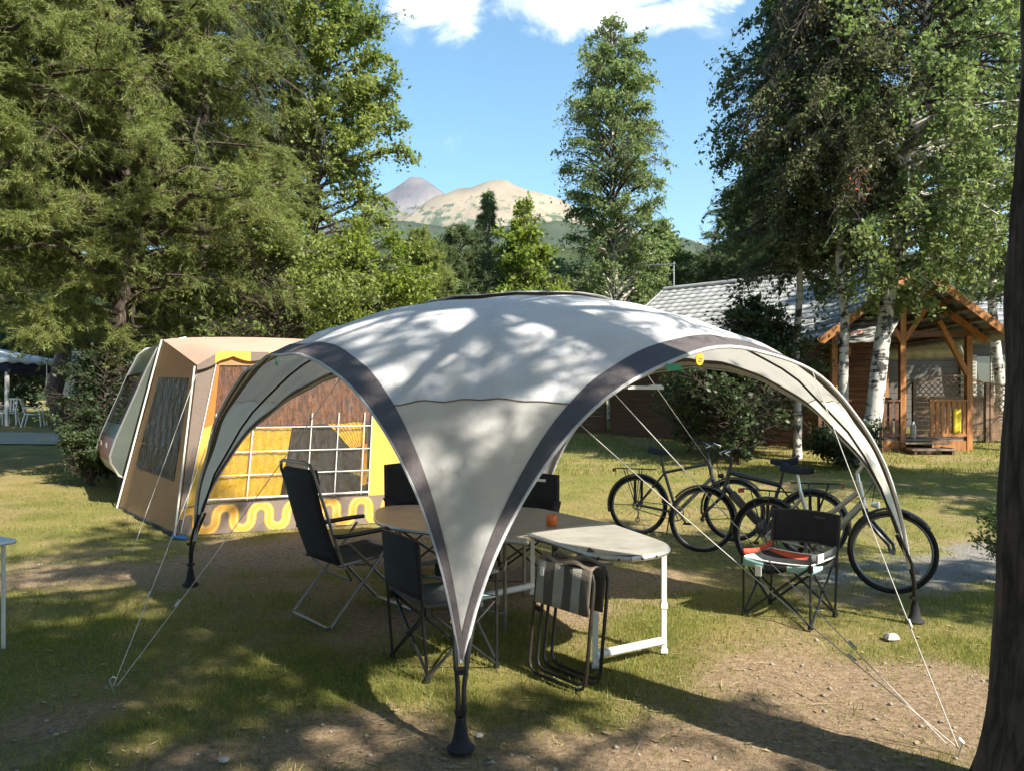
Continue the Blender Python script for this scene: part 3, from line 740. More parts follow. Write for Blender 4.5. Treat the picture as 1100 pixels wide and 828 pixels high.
# end panel with film window
E0=Vector((-5.48,10.72,.10)); E1=Vector((-5.10,11.03,2.07)); C0=Vector((-5.03,11.1,2.47)); C1=C0+Vector((.84,.545,0))*3.7
EN=(E0-B0).cross(Vector((0,0,1))).normalized()
if EN.y>0: EN=-EN
def EP(u,v,off=0.0):
    b=B0.lerp(E0,u); tp=T0.lerp(E1,u)
    return b.lerp(tp,v)+EN*(off+.02*math.sin(u*7+v*5)*v*(1-v)*4*.5)
def epanel(nm,u0,u1,v0,v1,mt,off,par=None,n=10,wr=0,u0b=None,u1b=None):
    m=MB(); u0b=u0 if u0b is None else u0b; u1b=u1 if u1b is None else u1b
    def fn(s,qv):
        u=(u0b*(1-s)+u1b*s)*(1-qv)+(u0*(1-s)+u1*s)*qv
        return EP(u,v0+(v1-v0)*qv,off+wr*math.sin(s*40+2*math.sin(qv*7))+wr*.6*math.sin(s*17+qv*23))
    m.grid(fn,n*(4 if wr else 1),n*(2 if wr else 1)); return m.build(nm,mt,par or aw,world=True)
epanel('end_panel',0,1,0,.30,M['awn_brown'],0)
epanel('end_panel',0,.14,.30,1,M['awn_brown'],0); epanel('end_panel',.86,1,.30,1,M['awn_brown'],0); epanel('end_panel',.14,.86,.93,1,M['awn_brown'],0)
ew=epanel('window',.14,.86,.30,.93,M['film_dark'],-.004,wr=.012)
ew['label']='wrinkled clear film window in the end panel'
m=MB()
for k in range(7):
    u=.14+.72*k/6; m.path([EP(u,.30,-.02),EP(u,.93,-.02)],.003,4)
for v in (.31,.47): m.path([EP(.14,v,.006),EP(.86,v,.006)],.005,4)
m.build('window_grid',M['awn_grey'],ew,world=True)
m=MB(); m.add([T0,E1,C0],[(0,1,2)]); pk=T0.lerp(E1,.5)
m=MB()
def gab(s,qv): return (T0.lerp(E1,s)).lerp(T0.lerp(C0,s),qv)+EN*.004
m.grid(gab,8,5); m.build('end_gable',M['awn_brown'],aw,world=True)
# roof
m=MB()
def roof(s,qv):
    f=T0.lerp(T1,s); f.z=ez(s)+.012; f=f+FN*.05; c=C0.lerp(C1,s); p=f.lerp(c,qv)
    p.z+=.14*math.sin(math.pi*s)**.6*qv**.7*(1.3-.6*qv)*1.0 + .012*math.sin(s*26)*math.sin(math.pi*qv); return p
m.grid(roof,30,12); m.build('roof',M['awn_peach'],aw,world=True)
m=MB()                                                   # scalloped bonnet under the eave
def bon(s,qv):
    f=T0.lerp(T1,s); f.z=ez(s)+.01; p=f+FN*.055; p.z-=qv*(.055+.055*abs(math.sin(s*math.pi*8))); return p
bonnet=m.grid(bon,96,2,mi=lambda s,v:0 if int(s*16)%3 else 1); m.build('bonnet',[M['awn_yellow'],M['awn_grey']],aw,world=True)
for pq,pr0 in (([B0+EN*.03,T0+EN*.03+FN*.03],.011),([FP(uT,.97,.02),FP(u545-.005,.02,.02)],.006),([EP(.99,0,.03),EP(.99,1,.03),C0+EN*.02],.013)):
    m=MB(); m.path(pq,pr0,7); m.build('pole',M['white_paint'],aw,world=True)
m=MB(); m.grid(lambda s,qv: EP(s,-.0,0)+Vector((0,0,-.02+.0))+EN*(.05*qv)+Vector((0,0,-.06*qv*(0))) + Vector((0,0,.05*(1-qv))) ,12,2); m.build('mud_skirt',M['black_fabric'],aw,world=True)
# back side so the tent is closed and dim inside
m=MB(); m.grid(lambda s,qv:Vector((B1.x,B1.y,.05)).lerp(Vector((-2.1,12.6,.2)),s).lerp(T1.lerp(C1,s),qv),6,6); m.build('far_end_panel',M['awn_brown'],aw,world=True)
m=MB(); q0=at(190,580,8.8); m.path([(q0.x-.05,q0.y,.03),(q0.x+.02,q0.y-.05,.05),(q0.x+.12,q0.y-.03,.03),(q0.x+.05,q0.y+.04,.04)],.022,6); o=m.build('blue_strap',mat('blue_strap',(.05,.16,.40),.7),None); tag(o,'blue strap lying crumpled at the foot of the awning corner pole','strap')
m=MB(); rp0=FP(.0,.95,.05); pg=Vector((-3.95,8.0,.02)); m.tube(rp0,pg,.003,n=5); m.build('guy_rope',M['rope'],aw,world=True)

# ------------------------------------------------------------------ caravan
cv=thing('caravan','old grey green caravan with dark front window and faded red band behind the awning','caravan',(-5.5,11.0,.13))
ce_=Vector((.84,.545,0)).normalized(); cw=Vector((-.545,.84,0)).normalized(); K0=Vector((-5.60,10.85,0))
def cp3(s,w,z): return K0+ce_*s+cw*w+Vector((0,0,z+.1))
prof=[(.30,.32),(.06,.44),(-.04,.62),(-.05,.72),(0.02,.95),(.16,1.30),(.42,1.95),(.56,2.25),(.68,2.36),(.95,2.42)]
tail=[(3.6,2.42),(3.95,2.30),(4.2,1.4),(4.15,.5),(4.05,.35)]
full=prof+tail; WD=2.05
def matz(z): return 0 if z>.93 else (1 if z>.66 else 2)
m=MB(); n=len(full)
vs=[cp3(s,0,z) for s,z in full]+[cp3(s,WD,z) for s,z in full]
fs=[];mi=[]
for i in range(n-1): fs.append((i,i+1,n+i+1,n+i)); mi.append(matz((full[i][1]+full[i+1][1])/2))
fs.append((n-1,0,n,2*n-1)); mi.append(2)
m.v=[tuple(v) for v in vs]; m.f=fs+[tuple(reversed(range(n))),tuple(range(n,2*n))]; m.m=mi+[0,0]
body=m.build('body',[M['caravan_green'],M['caravan_red'],M['caravan_cream']],cv,world=True)
def fr(s0,z0,s1,z1,qz): return s0+(s1-s0)*(qz-z0)/(z1-z0)
def fpt(w,z,off):
    for i in range(len(prof)-1):
        if prof[i][1]<=z<=prof[i+1][1]:
            (s0,z0),(s1,z1)=prof[i],prof[i+1]; s=fr(s0,z0,s1,z1,z); break
    return cp3(s-off*.9,w,z+off*.4)
m=MB(); m.grid(lambda a,b:fpt(.22+(WD-.44)*a,1.17+.72*b,.012),8,6); wn=m.build('window',M['glass_dark'],cv,world=True)
m=MB(); ring=[fpt(.22+(WD-.44)*a,1.17+.72*b,.016) for a,b in ((0,0),(.5,0),(1,0),(1,.5),(1,1),(.5,1),(0,1),(0,.5))]; m.path(ring,.018,6,closed=True); m.build('window_frame',M['rubber'],wn,world=True)
m=MB(); m.path([cp3(s-.01,-.012,z) for s,z in prof],.016,6); m.build('edge_trim',M['alu'],cv,world=True)
m=MB(); m.path([cp3(s-.01,WD+.012,z) for s,z in prof],.016,6); m.build('edge_trim',M['alu'],cv,world=True)
for w0 in (.06,WD-.26):
    wh=MB(); c=cp3(2.0,w0+.1,.22)
    def tor(R0,r0,n=26,k=8,fl=1.6):
        o=len(wh.v)
        for i in range(n):
            a=2*math.pi*i/n
            for j in range(k):
                b=2*math.pi*j/k; rr_=R0+r0*math.cos(b); p=c+ce_*rr_*math.cos(a)+Vector((0,0,rr_*math.sin(a)))+cw*r0*fl*math.sin(b); wh.v.append(tuple(p))
        for i in range(n):
            for j in range(k): wh.f.append((o+i*k+j,o+i*k+(j+1)%k,o+((i+1)%n)*k+(j+1)%k,o+((i+1)%n)*k+j)); wh.m.append(0)
    tor(.2,.09); tor(.08,.08); wh.build('wheel',M['rubber'],cv,world=True)
m=MB(); m.box(cp3(.10,.12,.30),(.08,.08,.5)); m.build('corner_steady',M['black_tube'],cv,world=True)
m=MB(); m.path([fpt(.5,.80,.03),fpt(.62,.86,.045),fpt(.74,.80,.03)],.01,6); m.path([fpt(1.3,.80,.03),fpt(1.42,.86,.045),fpt(1.54,.80,.03)],.01,6); m.build('grab_handle',M['alu'],cv,world=True)

# ------------------------------------------------------------------ tables
tb=thing('camping_table','pale oval camping table with white tube legs, dappled sun on its rounded end','table',(.35,5.4,0))
def rounded_poly(pts,it=3):
    P=[Vector((p[0],p[1])) for p in pts]
    for _ in range(it):
        Q=[]
        for i in range(len(P)):
            a=P[i];b=P[(i+1)%len(P)]; Q+= [a*.75+b*.25,a*.25+b*.75]
        P=Q
    return [(p.x,p.y) for p in P]
def dpoly(pts,corner):          # round only chosen corners by arcs (quadratic)
    out=[];n=len(pts)
    for i,p in enumerate(pts):
        p=Vector(p); r=corner[i]
        if r<=0: out.append((p.x,p.y)); continue
        a=Vector(pts[i-1]);b=Vector(pts[(i+1)%n])
        p0=p+(a-p).normalized()*r; p1=p+(b-p).normalized()*r
        for k in range(9):
            t_=k/8; q=p0*(1-t_)**2+p*2*t_*(1-t_)+p1*t_*t_; out.append((q.x,q.y))
    return out
tp=dpoly([(.11,5.28),(.55,4.40),(1.07,4.62),(.705,5.74)],[0,.22,.42,0])
m=MB(); m.prism(tp,.668,.698); tt=m.build('tabletop',M['tabletop'],tb,world=True)
m=MB(); m.path([(x,y,.682) for x,y in tp],.0165,6,closed=True); m.build('rim',M['alu'],tt,world=True)
m=MB()
for i in range(0,len(tp),3):
    x,y=tp[i]; cx_,cy_=.6,5.0; d=Vector((x-cx_,y-cy_,0)).normalized(); m.box((x+d.x*.016,y+d.y*.016,.682),(.012,.012,.012))
m.build('rivet',M['black_tube'],tt,world=True)
fl=[(.50,4.62),(.966,4.9)]; fr_=[(-.246,5.99),(.17,6.36)]
for (a,b) in ((fl[0],fl[1]),(fr_[0],fr_[1])):
    for p in (a,b):
        m=MB(); m.beam((p[0],p[1],0),(p[0],p[1],.655),.032,.032); m.box((p[0],p[1],.30),(.042,.042,.035)); m.box((p[0],p[1],.012),(.045,.045,.024)); m.build('leg',M['white_paint'],tb,world=True)
    m=MB(); m.tube((a[0],a[1],.075),(b[0],b[1],.075),.026,n=10); m.build('floor_bar',M['white_paint'],tb,world=True)
    m=MB(); m.beam((a[0],a[1],.64),(b[0],b[1],.64),.03,.03); m.build('cross_rail',M['white_paint'],tb,world=True)
m=MB(); m.beam((.74,4.76,.63),(-.04,6.17,.63),.025,.03); m.beam((.55,4.75,.645),(.16,5.3,.645),.02,.02); m.build('side_rail',M['grey_tube'],tb,world=True)

t2=thing('camping_table','taupe camping table with rounded end standing in shelter shade between the chairs','table',(-.4,5.9,0))
tp2=rounded_poly([(.12,5.02),(-.45,5.38),(-.98,5.85),(-1.16,6.45),(-.72,6.72),(.18,6.50),(.695,5.755),(.10,5.29)],1)
tp2=dpoly([(.10,5.00),(-1.00,5.60),(-1.2,6.80),(.20,6.56),(.69,5.765),(.095,5.295)],[.02,.45,.5,.15,0,0])
m=MB(); m.prism(tp2,.662,.690); tt=m.build('tabletop',M['tabletop2'],t2,world=True)
m=MB(); m.path([(x,y,.676) for x,y in tp2],.0155,6,closed=True); m.build('rim',M['alu'],tt,world=True)
for p in ((-.05,5.35),(-.85,5.85),(-.95,6.5),(.1,6.3)):
    m=MB(); m.tube((p[0],p[1],0),(p[0],p[1],.66),.014); m.build('leg',M['grey_tube'],t2,world=True)
m=MB(); m.tube((-.05,5.35,.12),(-.85,5.85,.12),.01); m.tube((-.95,6.5,.12),(.1,6.3,.12),.01); m.build('floor_bar',M['grey_tube'],t2,world=True)

cdl=thing('candle_glass','small orange glass candle standing on the taupe table','candle',(.29,5.62,.692))
m=MB(); m.lathe([(.001,0),(.036,0),(.040,.01),(.041,.07),(.038,.075),(.035,.07),(.034,.055),(.001,.055)],n=20); m.build('glass',M['orange_glass'],cdl)
m=MB(); m.tube((0,0,.055),(0,0,.068),.0015,n=5); m.build('wick',M['black_tube'],cdl)

t3=thing('side_table','pale blue topped folding table cut by the left edge of the picture','table',(-3.21,5.0,0),R(20))
tq=dpoly([(0,0),(-.50,.60),(-1.22,.0),(-.72,-.60)],[.06,.06,.06,.06])
m=MB(); m.prism(tq,.672,.70); o=m.build('tabletop',M['bluetop'],t3)
m=MB(); m.path([(x,y,.686) for x,y in tq],.015,6,closed=True); m.build('rim',M['white_paint'],o)
for p in ((-.08,0),(-.50,.50),(-1.12,0),(-.72,-.50)):
    m=MB(); m.tube((p[0],p[1],0),(p[0],p[1],.675),.013); m.build('leg',M['white_paint'],t3)
m=MB(); m.tube((-.08,0,.60),(-.50,.50,.60),.01); m.build('cross_rail',M['white_paint'],t3)

# ------------------------------------------------------------------ quad camping chair: local +x is the way the sitter looks
def camp_chair(name,label,x,y,yaw,w=.52,d=.48,hs=.43,hb=.86,ha=.60,style='black',arms=True,recl=.06,back_h=.33):
    o=thing(name,label,'chair',(x,y,0),R(yaw),'folding chairs around the shelter')
    hw,hd=w/2,d/2
    bl,br,fl_,frr=Vector((-hd,hw,0)),Vector((-hd,-hw,0)),Vector((hd,hw,0)),Vector((hd,-hw,0))
    def up(v,z,dx=0,dy=0): return Vector((v.x+dx,v.y+dy,z))
    tubes={'rear':(bl,br),'front':(fl_,frr),'left':(bl,fl_),'right':(br,frr)}
    r=.009
    for k,(a,b) in tubes.items():
        m=MB(); mid=.02
        e=.012 if k in('rear','front') else -.012
        m.tube(up(a,.02),up(b,hs-.01),r); m.tube(up(b,.02,e*.5,0),up(a,hs-.01,e*.5,0),r)
        m.box((a+b)/2+Vector((0,0,hs/2)),(.028,.028,.028)); m.build('cross_leg',M['black_tube'],o)
    for v in (bl,br):
        m=MB(); m.tube(up(v,.03),up(v,hb,-recl),r*1.05); m.lathe([(.001,0),(.02,0),(.018,.03),(.001,.035)],up(v,0),10); m.box(up(v,hs-.02),(.03,.03,.05)); m.build('back_post',M['black_tube'],o)
    for v in (fl_,frr):
        m=MB(); m.lathe([(.001,0),(.02,0),(.018,.03),(.001,.035)],up(v,0),10)
        m.tube(up(v,.01),up(v,ha if arms else hs+.01),r)
        m.box(up(v,hs-.02),(.03,.03,.05)); m.build('front_post',M['black_tube'],o)
    # seat
    m=MB()
    def seat(u,v): return Vector((-hd+d*u,-hw+w*v,hs-.075*math.sin(math.pi*u)**.8*math.sin(math.pi*v)**.8-.012*math.sin(math.pi*v)))
    if style=='teal':
        mi=lambda u,v: 1 if (u>.62 and (v<.34 or v>.66) and u-abs(v-.5)*.2>.5) else (2 if u<.13 and v<.65 else 0)
        seatm=[M['black_fabric'],M['teal'],M['red']]
    elif style=='grey':
        mi=lambda u,v: 1 if (u>.66 and v<.75) else 0; seatm=[M['grey_fabric'],M['teal']]
    else: mi=0; seatm=[M['black_fabric']]
    m.grid(seat,16,16,mi=mi); st=m.build('seat',seatm,o,solid=.006)
    m=MB(); m.path([seat(0,k/10)+Vector((0,0,.003)) for k in range(11)]+[seat(k/10,1)+Vector((0,0,.003)) for k in range(1,11)]+[seat(1,1-k/10)+Vector((0,0,.003)) for k in range(1,11)]+[seat(1-k/10,0)+Vector((0,0,.003)) for k in range(1,10)],.006,5,closed=True)
    m.build('seat_piping',M['white_plastic'] if style=='teal' else M['grey_fabric'],st)
    m=MB()
    def back(u,v):
        z=hb-back_h*(1-v)+.012*math.sin(math.pi*u); k=(z-.03)/(hb-.03)
        return Vector((-hd-recl*k-.035*math.sin(math.pi*u)*(1-.3*v),-hw-.012+(w+.024)*u,z))
    m.grid(back,14,8); bk=m.build('backrest',M['black_fabric'],o,solid=.012)
    m=MB(); 
    c=[back(0,0),back(.25,0),back(.5,0),back(.75,0),back(1,0),back(1,.5),back(1,1),back(.75,1),back(.5,1),back(.25,1),back(0,1),back(0,.5)]
    m.path(c,.0075,5,closed=True); m.build('back_piping',M['grey_fabric'] if style=='teal' else M['black_tube'],bk)
    if style in('teal','black'):
        m=MB(); p=[back(.62,.80)+Vector((.010,0,0)),back(.78,.80)+Vector((.010,0,0)),back(.78,.87)+Vector((.010,0,0)),back(.62,.87)+Vector((.010,0,0))]; m.add(p,[(0,1,2,3)])
        p=[back(.62,.80)+Vector((-.011,0,0)),back(.78,.80)+Vector((-.011,0,0)),back(.78,.86)+Vector((-.011,0,0)),back(.62,.86)+Vector((-.011,0,0))]; m.add(p,[(0,1,2,3)]); m.build('label_patch',M['white_plastic'] if style=='black' else M['grey_fabric'],bk)
    if arms:
        for s in (-1,1):
            m=MB()
            def arm(u,v): return Vector((-hd-recl*.55+(d+recl*.5)*u, s*(hw+.0)+(-.035+.07*v), (ha+.03)*(1-u)+ha*u-.035*math.sin(math.pi*u)))
            m.grid(arm,10,2); a=m.build('armrest',M['black_fabric'] if style!='grey' else M['grey_fabric'],o,solid=.01)
            if s==1:
                m=MB(); m.lathe([(.04,0),(.042,-.09),(.03,-.11),(.001,-.11)],(hd-.12,s*hw,ha-.01),12); m.build('cup_holder',M['black_fabric'],a)
    return o
camp_chair('folding_chair','black backed folding chair with grey and teal seat nearest the front shelter foot',-.42,4.72,32,style='grey',w=.50,d=.46,hs=.42,hb=.80,ha=.58)
camp_chair('folding_chair','black folding armchair with cup holder in front of the yellow awning panel',-.86,7.35,-68,style='black',w=.56,d=.5,hs=.44,hb=.97,ha=.62,back_h=.42)
camp_chair('folding_chair','black folding chair half hidden behind the table and the front corner panel',.12,7.15,-98,style='black',w=.56,d=.5,hs=.44,hb=.88,ha=.60,back_h=.36)
cc=camp_chair('folding_chair','low folding chair with teal, red and black seat standing before the bicycles',2.06,5.72,-133,style='teal',w=.50,d=.46,hs=.44,hb=.74,ha=.50,recl=.07,arms=False,back_h=.24)
m=MB(); hw,hd=.25,.23
m.grid(lambda u,v:Vector((-hd+.5*u-.05,-hw-.005+.012*math.sin(u*3),.50-.02*math.sin(math.pi*u)-.06*(1-v)*.6)) ,8,2)
a=m.build('armrest',M['red'],cc,solid=.012); a['label']='red side band'
m=MB(); m.grid(lambda u,v:Vector((-hd+.46*u,hw+.005,.52-.015*math.sin(math.pi*u)-.05*(1-v))),8,2); a=m.build('armrest',M['grey_fabric'],cc,solid=.012)
m=MB(); m.box((.10,hw+.02,.48),(.10,.008,.06)); m.build('label_patch',M['white_plastic'],a)
m=MB(); m.grid(lambda u,v:Vector((hd+.012+.01*math.sin(u*6),-hw+2*hw*u,.445-(.022+.045*(abs(2*u-1)))*v-.03*math.sin(math.pi*u))),18,3,mi=lambda u,v:0 if abs(u-.5)>.16 else 1)
m.grid(lambda u,v:Vector((-hd+2*hd*u,hw+.010,.445-(.02+.04*abs(2*u-1))*v-.03*math.sin(math.pi*u))),12,3,mi=lambda u,v:0 if u>.6 else 1)
m.build('seat_flap',[M['teal'],M['black_fabric']],cc,solid=.005)
m=MB(); m.box((hd+.03,-.12,.36),(.006,.045,.075)); m.build('care_label',M['white_plastic'],cc)

# ------------------------------------------------------------------ high back recliner
rc=thing('reclining_chair','high backed dark reclining chair with silver tube legs beside the tables','chair',(-1.20,5.80,0),R(40),'folding chairs around the shelter')
hw=.27
m=MB(); m.grid(lambda u,v:Vector((-.24+.46*u,-hw+2*hw*v,.43+.05*u-.035*math.sin(math.pi*u)*math.sin(math.pi*v))),10,8); m.build('seat',M['grey_fabric'],rc,solid=.012)
def rb(u,v): return Vector((-.24-.20*v-.02*math.sin(math.pi*v)-.02*math.sin(math.pi*u),-hw+.02+(2*hw-.04)*u,.44+.66*v))
m=MB(); m.grid(rb,8,12); bk=m.build('backrest',M['black_fabric'],rc,solid=.014)
m=MB(); m.grid(lambda u,v:rb(u,.86+.16*v)+Vector((.022,0,0)),8,4); m.build('head_pillow',M['black_fabric'],bk,solid=.03)
m=MB(); m.path([(-.22,-hw,.42),(-.335,-hw,.77),(-.445,-hw,1.10),(-.46,-hw+.03,1.15),(-.465,-hw+.08,1.165),(-.465,hw-.08,1.165),(-.46,hw-.03,1.15),(-.445,hw,1.10),(-.335,hw,.77),(-.22,hw,.42)],.012,8); m.build('back_frame',M['grey_tube'],rc)
m=MB(); m.path([(-.25,-hw,.43),(.24,-hw,.48),(.27,-hw+.03,.48),(.27,hw-.03,.48),(.24,hw,.48),(-.25,hw,.43)],.012,8); m.build('seat_frame',M['grey_tube'],rc)
m=MB(); m.path([(.20,-hw-.03,.63),(-.05,-hw-.03,.33),(-.33,-hw-.03,.02),(-.345,-hw,.013),(-.345,hw,.013),(-.33,hw+.03,.02),(-.05,hw+.03,.33),(.20,hw+.03,.63)],.011,8); m.build('leg',M['grey_tube'],rc)
m=MB(); m.path([(-.18,-hw-.012,.58),(.1,-hw-.012,.3),(.36,-hw-.012,.02),(.375,-hw+.02,.013),(.375,hw-.02,.013),(.36,hw+.012,.02),(.1,hw+.012,.3),(-.18,hw+.012,.58)],.012,8); m.build('leg',M['grey_tube'],rc)
for s in (-1,1):
    m=MB(); m.grid(lambda u,v:Vector((-.30+.56*u,s*(hw+.04)+(-.03+.06*v)*(1-.2*(u-.5)**2),.66-.012*math.cos(u*3)+.004*math.sin(v*3.14))),10,4); m.build('armrest',M['black_tube'],rc,solid=.025)
m=MB(); m.path([(.05,-.2,.40),(.02,0,.36),(.05,.2,.40)],.008,6); m.path([(-.2,-hw,.40),(-.12,-.2,.30),(-.12,.2,.30),(-.2,hw,.40)],.008,6); m.build('stretcher',M['grey_tube'],rc)

# ------------------------------------------------------------------ folded chairs leaning on the table
def folded(label,x,y,rz,tilt,striped):
    o=thing('folded_chair',label,'chair',(x,y,0),rz,'folding chairs around the shelter'); o.rotation_euler=(R(tilt),0,rz)
    W2=.235
    def loop(yo,w,h,z0=.012,r=.010):
        m=MB(); rr_=.06
        pts=[(-w,yo,h-.06),(-w,yo,z0+rr_),(-w+rr_*.3,yo,z0+rr_*.3),(-w+rr_,yo,z0),(w-rr_,yo,z0),(w-rr_*.3,yo,z0+rr_*.3),(w,yo,z0+rr_),(w,yo,h-.06),(w-rr_*.3,yo,h-.06+rr_*.7),(w-rr_,yo,h),(-w+rr_,yo,h),(-w+rr_*.3,yo,h-.06+rr_*.7)]
        m.path(pts,r,7,closed=True); return m.build('frame',M['dark_tube'],o)
    loop(0,W2,.66); loop(.035,W2-.03,.63,.03)
    def striping(u,v): return int(u*6)%2
    m=MB(); m.grid(lambda u,v:Vector((-W2+.012+(2*W2-.024)*u,-.010-.008*math.sin(u*9)*math.sin(math.pi*v),.665-.25*v)),24,4,mi=striping if striped else 1)
    s=m.build('fabric',[M['stripe_light'],M['stripe_dark']],o,solid=.006)
    if striped:
        m=MB(); m.box((-W2+.06,-.02,.60),(.03,.004,.05)); m.build('care_label',M['white_plastic'],s)
    m=MB(); m.grid(lambda u,v:Vector((-W2+.02+(2*W2-.04)*u,-.012+.075*v,.668+.012*math.sin(u*11+v*3)+.02*math.sin(math.pi*v))),18,5); m.build('folded_seat',M['taupe'],o,solid=.008)
    m=MB(); m.tube((-W2,0,.38),(-W2+.03,.035,.36),.012); m.tube((W2,0,.38),(W2-.03,.035,.36),.012); m.build('hinge',M['black_tube'],o)
    return o
M['dark_tube']=mat('dark_bronze_tube',(.05,.042,.035),.35,.25,10,metal=.6); M['stripe_light']=mat('stripe_grey',(.33,.31,.27),.85,.15,10,.3,80); M['stripe_dark']=mat('stripe_brown',(.105,.09,.075),.85,.2,10,.3,80)
ang=math.atan2(-.38,.31)
folded('folded chair with grey and brown striped fabric, nearest of the pair leaning on the table',.245,4.36,ang,-7,True)
folded('folded chair of plain brown fabric tucked between the striped folded chair and the table leg',.335,4.46,ang,-7,False)
# crumpled brown bag tucked under the table edge
m=MB(); rg=np.random.default_rng(5)
m.lathe([(.001,-.05),(.06,-.045),(.085,0),(.075,.05),(.045,.075),(.03,.10),(.04,.115),(.001,.12)],n=18)
m.v=[(p[0]*1.25*(1+.14*math.sin(i*2.4)),p[1]*.6*(1+.2*math.sin(i*1.7)),p[2]*(1+.12*math.sin(i*3.1))) for i,p in enumerate(m.v)]
o=m.build('cloth_bag',M['taupe']); o.location=(.45,4.63,.585); o.rotation_euler=(0,.5,ang); tag(o,'crumpled taupe cloth bag hanging over the folded chairs under the table edge','bag')

# ------------------------------------------------------------------ bicycles: local x forward, rear hub at x=0
def bicycle(label,p0,p1,frame_m,steer=0.0,ebike=False,lean=0.0,step=False,rackon=True):
    p0=Vector(p0);p1=Vector(p1); d=p1-p0; yaw=math.atan2(d.y,d.x)
    o=thing('bicycle',label,'bicycle',(p0.x,p0.y,gz(p0.y)),yaw,'bicycles parked behind the shelter'); o.rotation_euler=(R(lean),0,yaw)
    RW=.345; wb=1.08; h=RW
    def wheel(x,nm,par,ang_=0,tyre=.021):
        m=MB(); m.torus((0,0,0),RW-.045,.012,40,8,flat=1.0)
        for k in range(18):
            a=2*math.pi*k/18+.1; s=.03*(1 if k%2 else -1)
            m.tube((.018*math.cos(a+.5),s,.018*math.sin(a+.5)),((RW-.05)*math.cos(a),0,(RW-.05)*math.sin(a)),.0012,n=4)
        m.lathe([(.001,-.05),(.02,-.05),(.02,-.035),(.014,-.03),(.014,.03),(.02,.035),(.02,.05),(.001,.05)],n=12,axis='y')
        w=m.build('wheel',M['rim'],par); w.location=(x,0,h); w.rotation_euler=(0,0,ang_)
        m=MB(); m.torus((0,0,0),RW-.022,tyre,44,10); m.build('tyre',M['rubber'],w)
        return w
    wheel(0,'rear',o); 
    ht=Vector((.80,0,.88)); hb_=Vector((.845,0,.70)); bb=Vector((.45,0,.28)); sc=Vector((.29,0,.78)); fh=Vector((wb,0,h))
    m=MB(); r=.019 if not ebike else .028
    if step:
        m.path([hb_+Vector((-.01,0,.03)),Vector((.66,0,.52)),bb],[.03,.03,.026],10); m.path([ht+Vector((-.005,0,-.06)),Vector((.60,0,.64)),Vector((.37,0,.50))],[.022,.022,.018],10)
    else:
        m.tube(hb_,bb,r*1.15,n=10); m.tube(ht+Vector((.005,0,-.03)),sc+Vector((0,0,-.05)),r*.9,n=10)
    m.tube(bb,sc,.0175,n=10); m.tube(ht+Vector((-.005,0,.02)),hb_+Vector((.005,0,-.02)),.024,n=10)
    for s in (-1,1):
        m.tube(bb+Vector((0,.03*s,0)),(0,.06*s,h),.0105,.009); m.tube(sc+Vector((.01,.02*s,-.06)),(0,.06*s,h),.009)
    m.lathe([(.03,-.04),(.03,.04)],bb,12,axis='y'); fm=m.build('frame',frame_m,o)
    if ebike:
        m=MB(); m.beam(bb+(hb_-bb)*.16,bb+(hb_-bb)*.85,.075,.085); m.build('battery',M['dark_frame'],fm,bevel=.012)
        m=MB(); m.lathe([(.001,-.06),(.085,-.055),(.09,0),(.085,.055),(.001,.06)],bb+Vector((.01,0,.01)),16,axis='y'); m.build('motor',M['dark_frame'],fm)
    m=MB(); m.tube(sc+Vector((.01,0,-.05)),sc+Vector((-.035,0,.17)),.0135); m.build('seat_post',M['alu'] if step else M['black_tube'],o)
    m=MB(); sx=sc+Vector((-.05,0,.20))
    def sad(u,v):
        wv=.075*(1-u)**.9+.018; a=(v-.5)*2
        return sx+Vector((-.11+.27*u,a*wv,.022*(1-a*a)-.05*(1-.55*u)*abs(a)**3+.035*(1-u)**2-.012*math.sin(math.pi*u)))
    m.grid(sad,12,10); m.grid(lambda u,v:sad(u,v)-Vector((0,0,.03*(1-abs(v-.5)*1.6))),12,10); m.tube(sx+Vector((-.07,.02,-.015)),sx+Vector((.1,.01,-.02)),.004,n=5); m.tube(sx+Vector((-.07,-.02,-.015)),sx+Vector((.1,-.01,-.02)),.004,n=5)
    m.build('saddle',M['saddle'],o)
    # steering group
    fk=MB()
    fk.tube(hb_+Vector((.005,0,-.02)),hb_+Vector((.02,0,-.07)),.026,n=10)
    for s in (-1,1): fk.path([hb_+Vector((.015,.0,-.05)),hb_+Vector((.03,.055*s,-.10)),fh+Vector((-.015,.055*s,.06)),fh+Vector((0,.055*s,0))],[.018,.017,.014,.011],8)
    fk.build('fork',M['dark_frame'],o)
    wheel(wb,'front',o,steer)
    hbm=MB(); st=ht+Vector((-.02,0,.10)); fwd=Vector((.05,0,.07)); g=st+fwd
    hbm.tube(ht,st,.016); hbm.tube(st,g,.015)
    c_,s_=math.cos(steer),math.sin(steer)
    def rot(v): v=Vector(v); return g+Vector((v.x*c_-v.y*s_,v.x*s_+v.y*c_,v.z))
    hbm.path([rot((-.09,-.31,.03)),rot((-.03,-.20,.035)),rot((0,-.06,0)),rot((0,.06,0)),rot((-.03,.20,.035)),rot((-.09,.31,.03))],.012,8)
    hb=hbm.build('handlebar',M['alu'] if step else M['black_tube'],o)
    for s in (-1,1):
        m=MB(); m.tube(rot((-.05,.23*s,.035)),rot((-.10,.325*s,.028)),.0165); m.build('grip',M['rubber'],hb)
        m=MB(); m.path([rot((-.02,.17*s,.03)),rot((.05,.21*s,.0)),rot((.02,.29*s,-.02))],.006,5); m.build('brake_lever',M['alu'],hb)
    m=MB(); m.path([rot((0,.08,.0)),rot((.12,.05,-.05)),Vector((.90,.02,.72))],.0035,5); m.path([rot((0,-.1,.0)),rot((.10,-.12,-.10)),Vector((.80,-.02,.70))],.0035,5); m.build('cable',M['rubber'],hb)
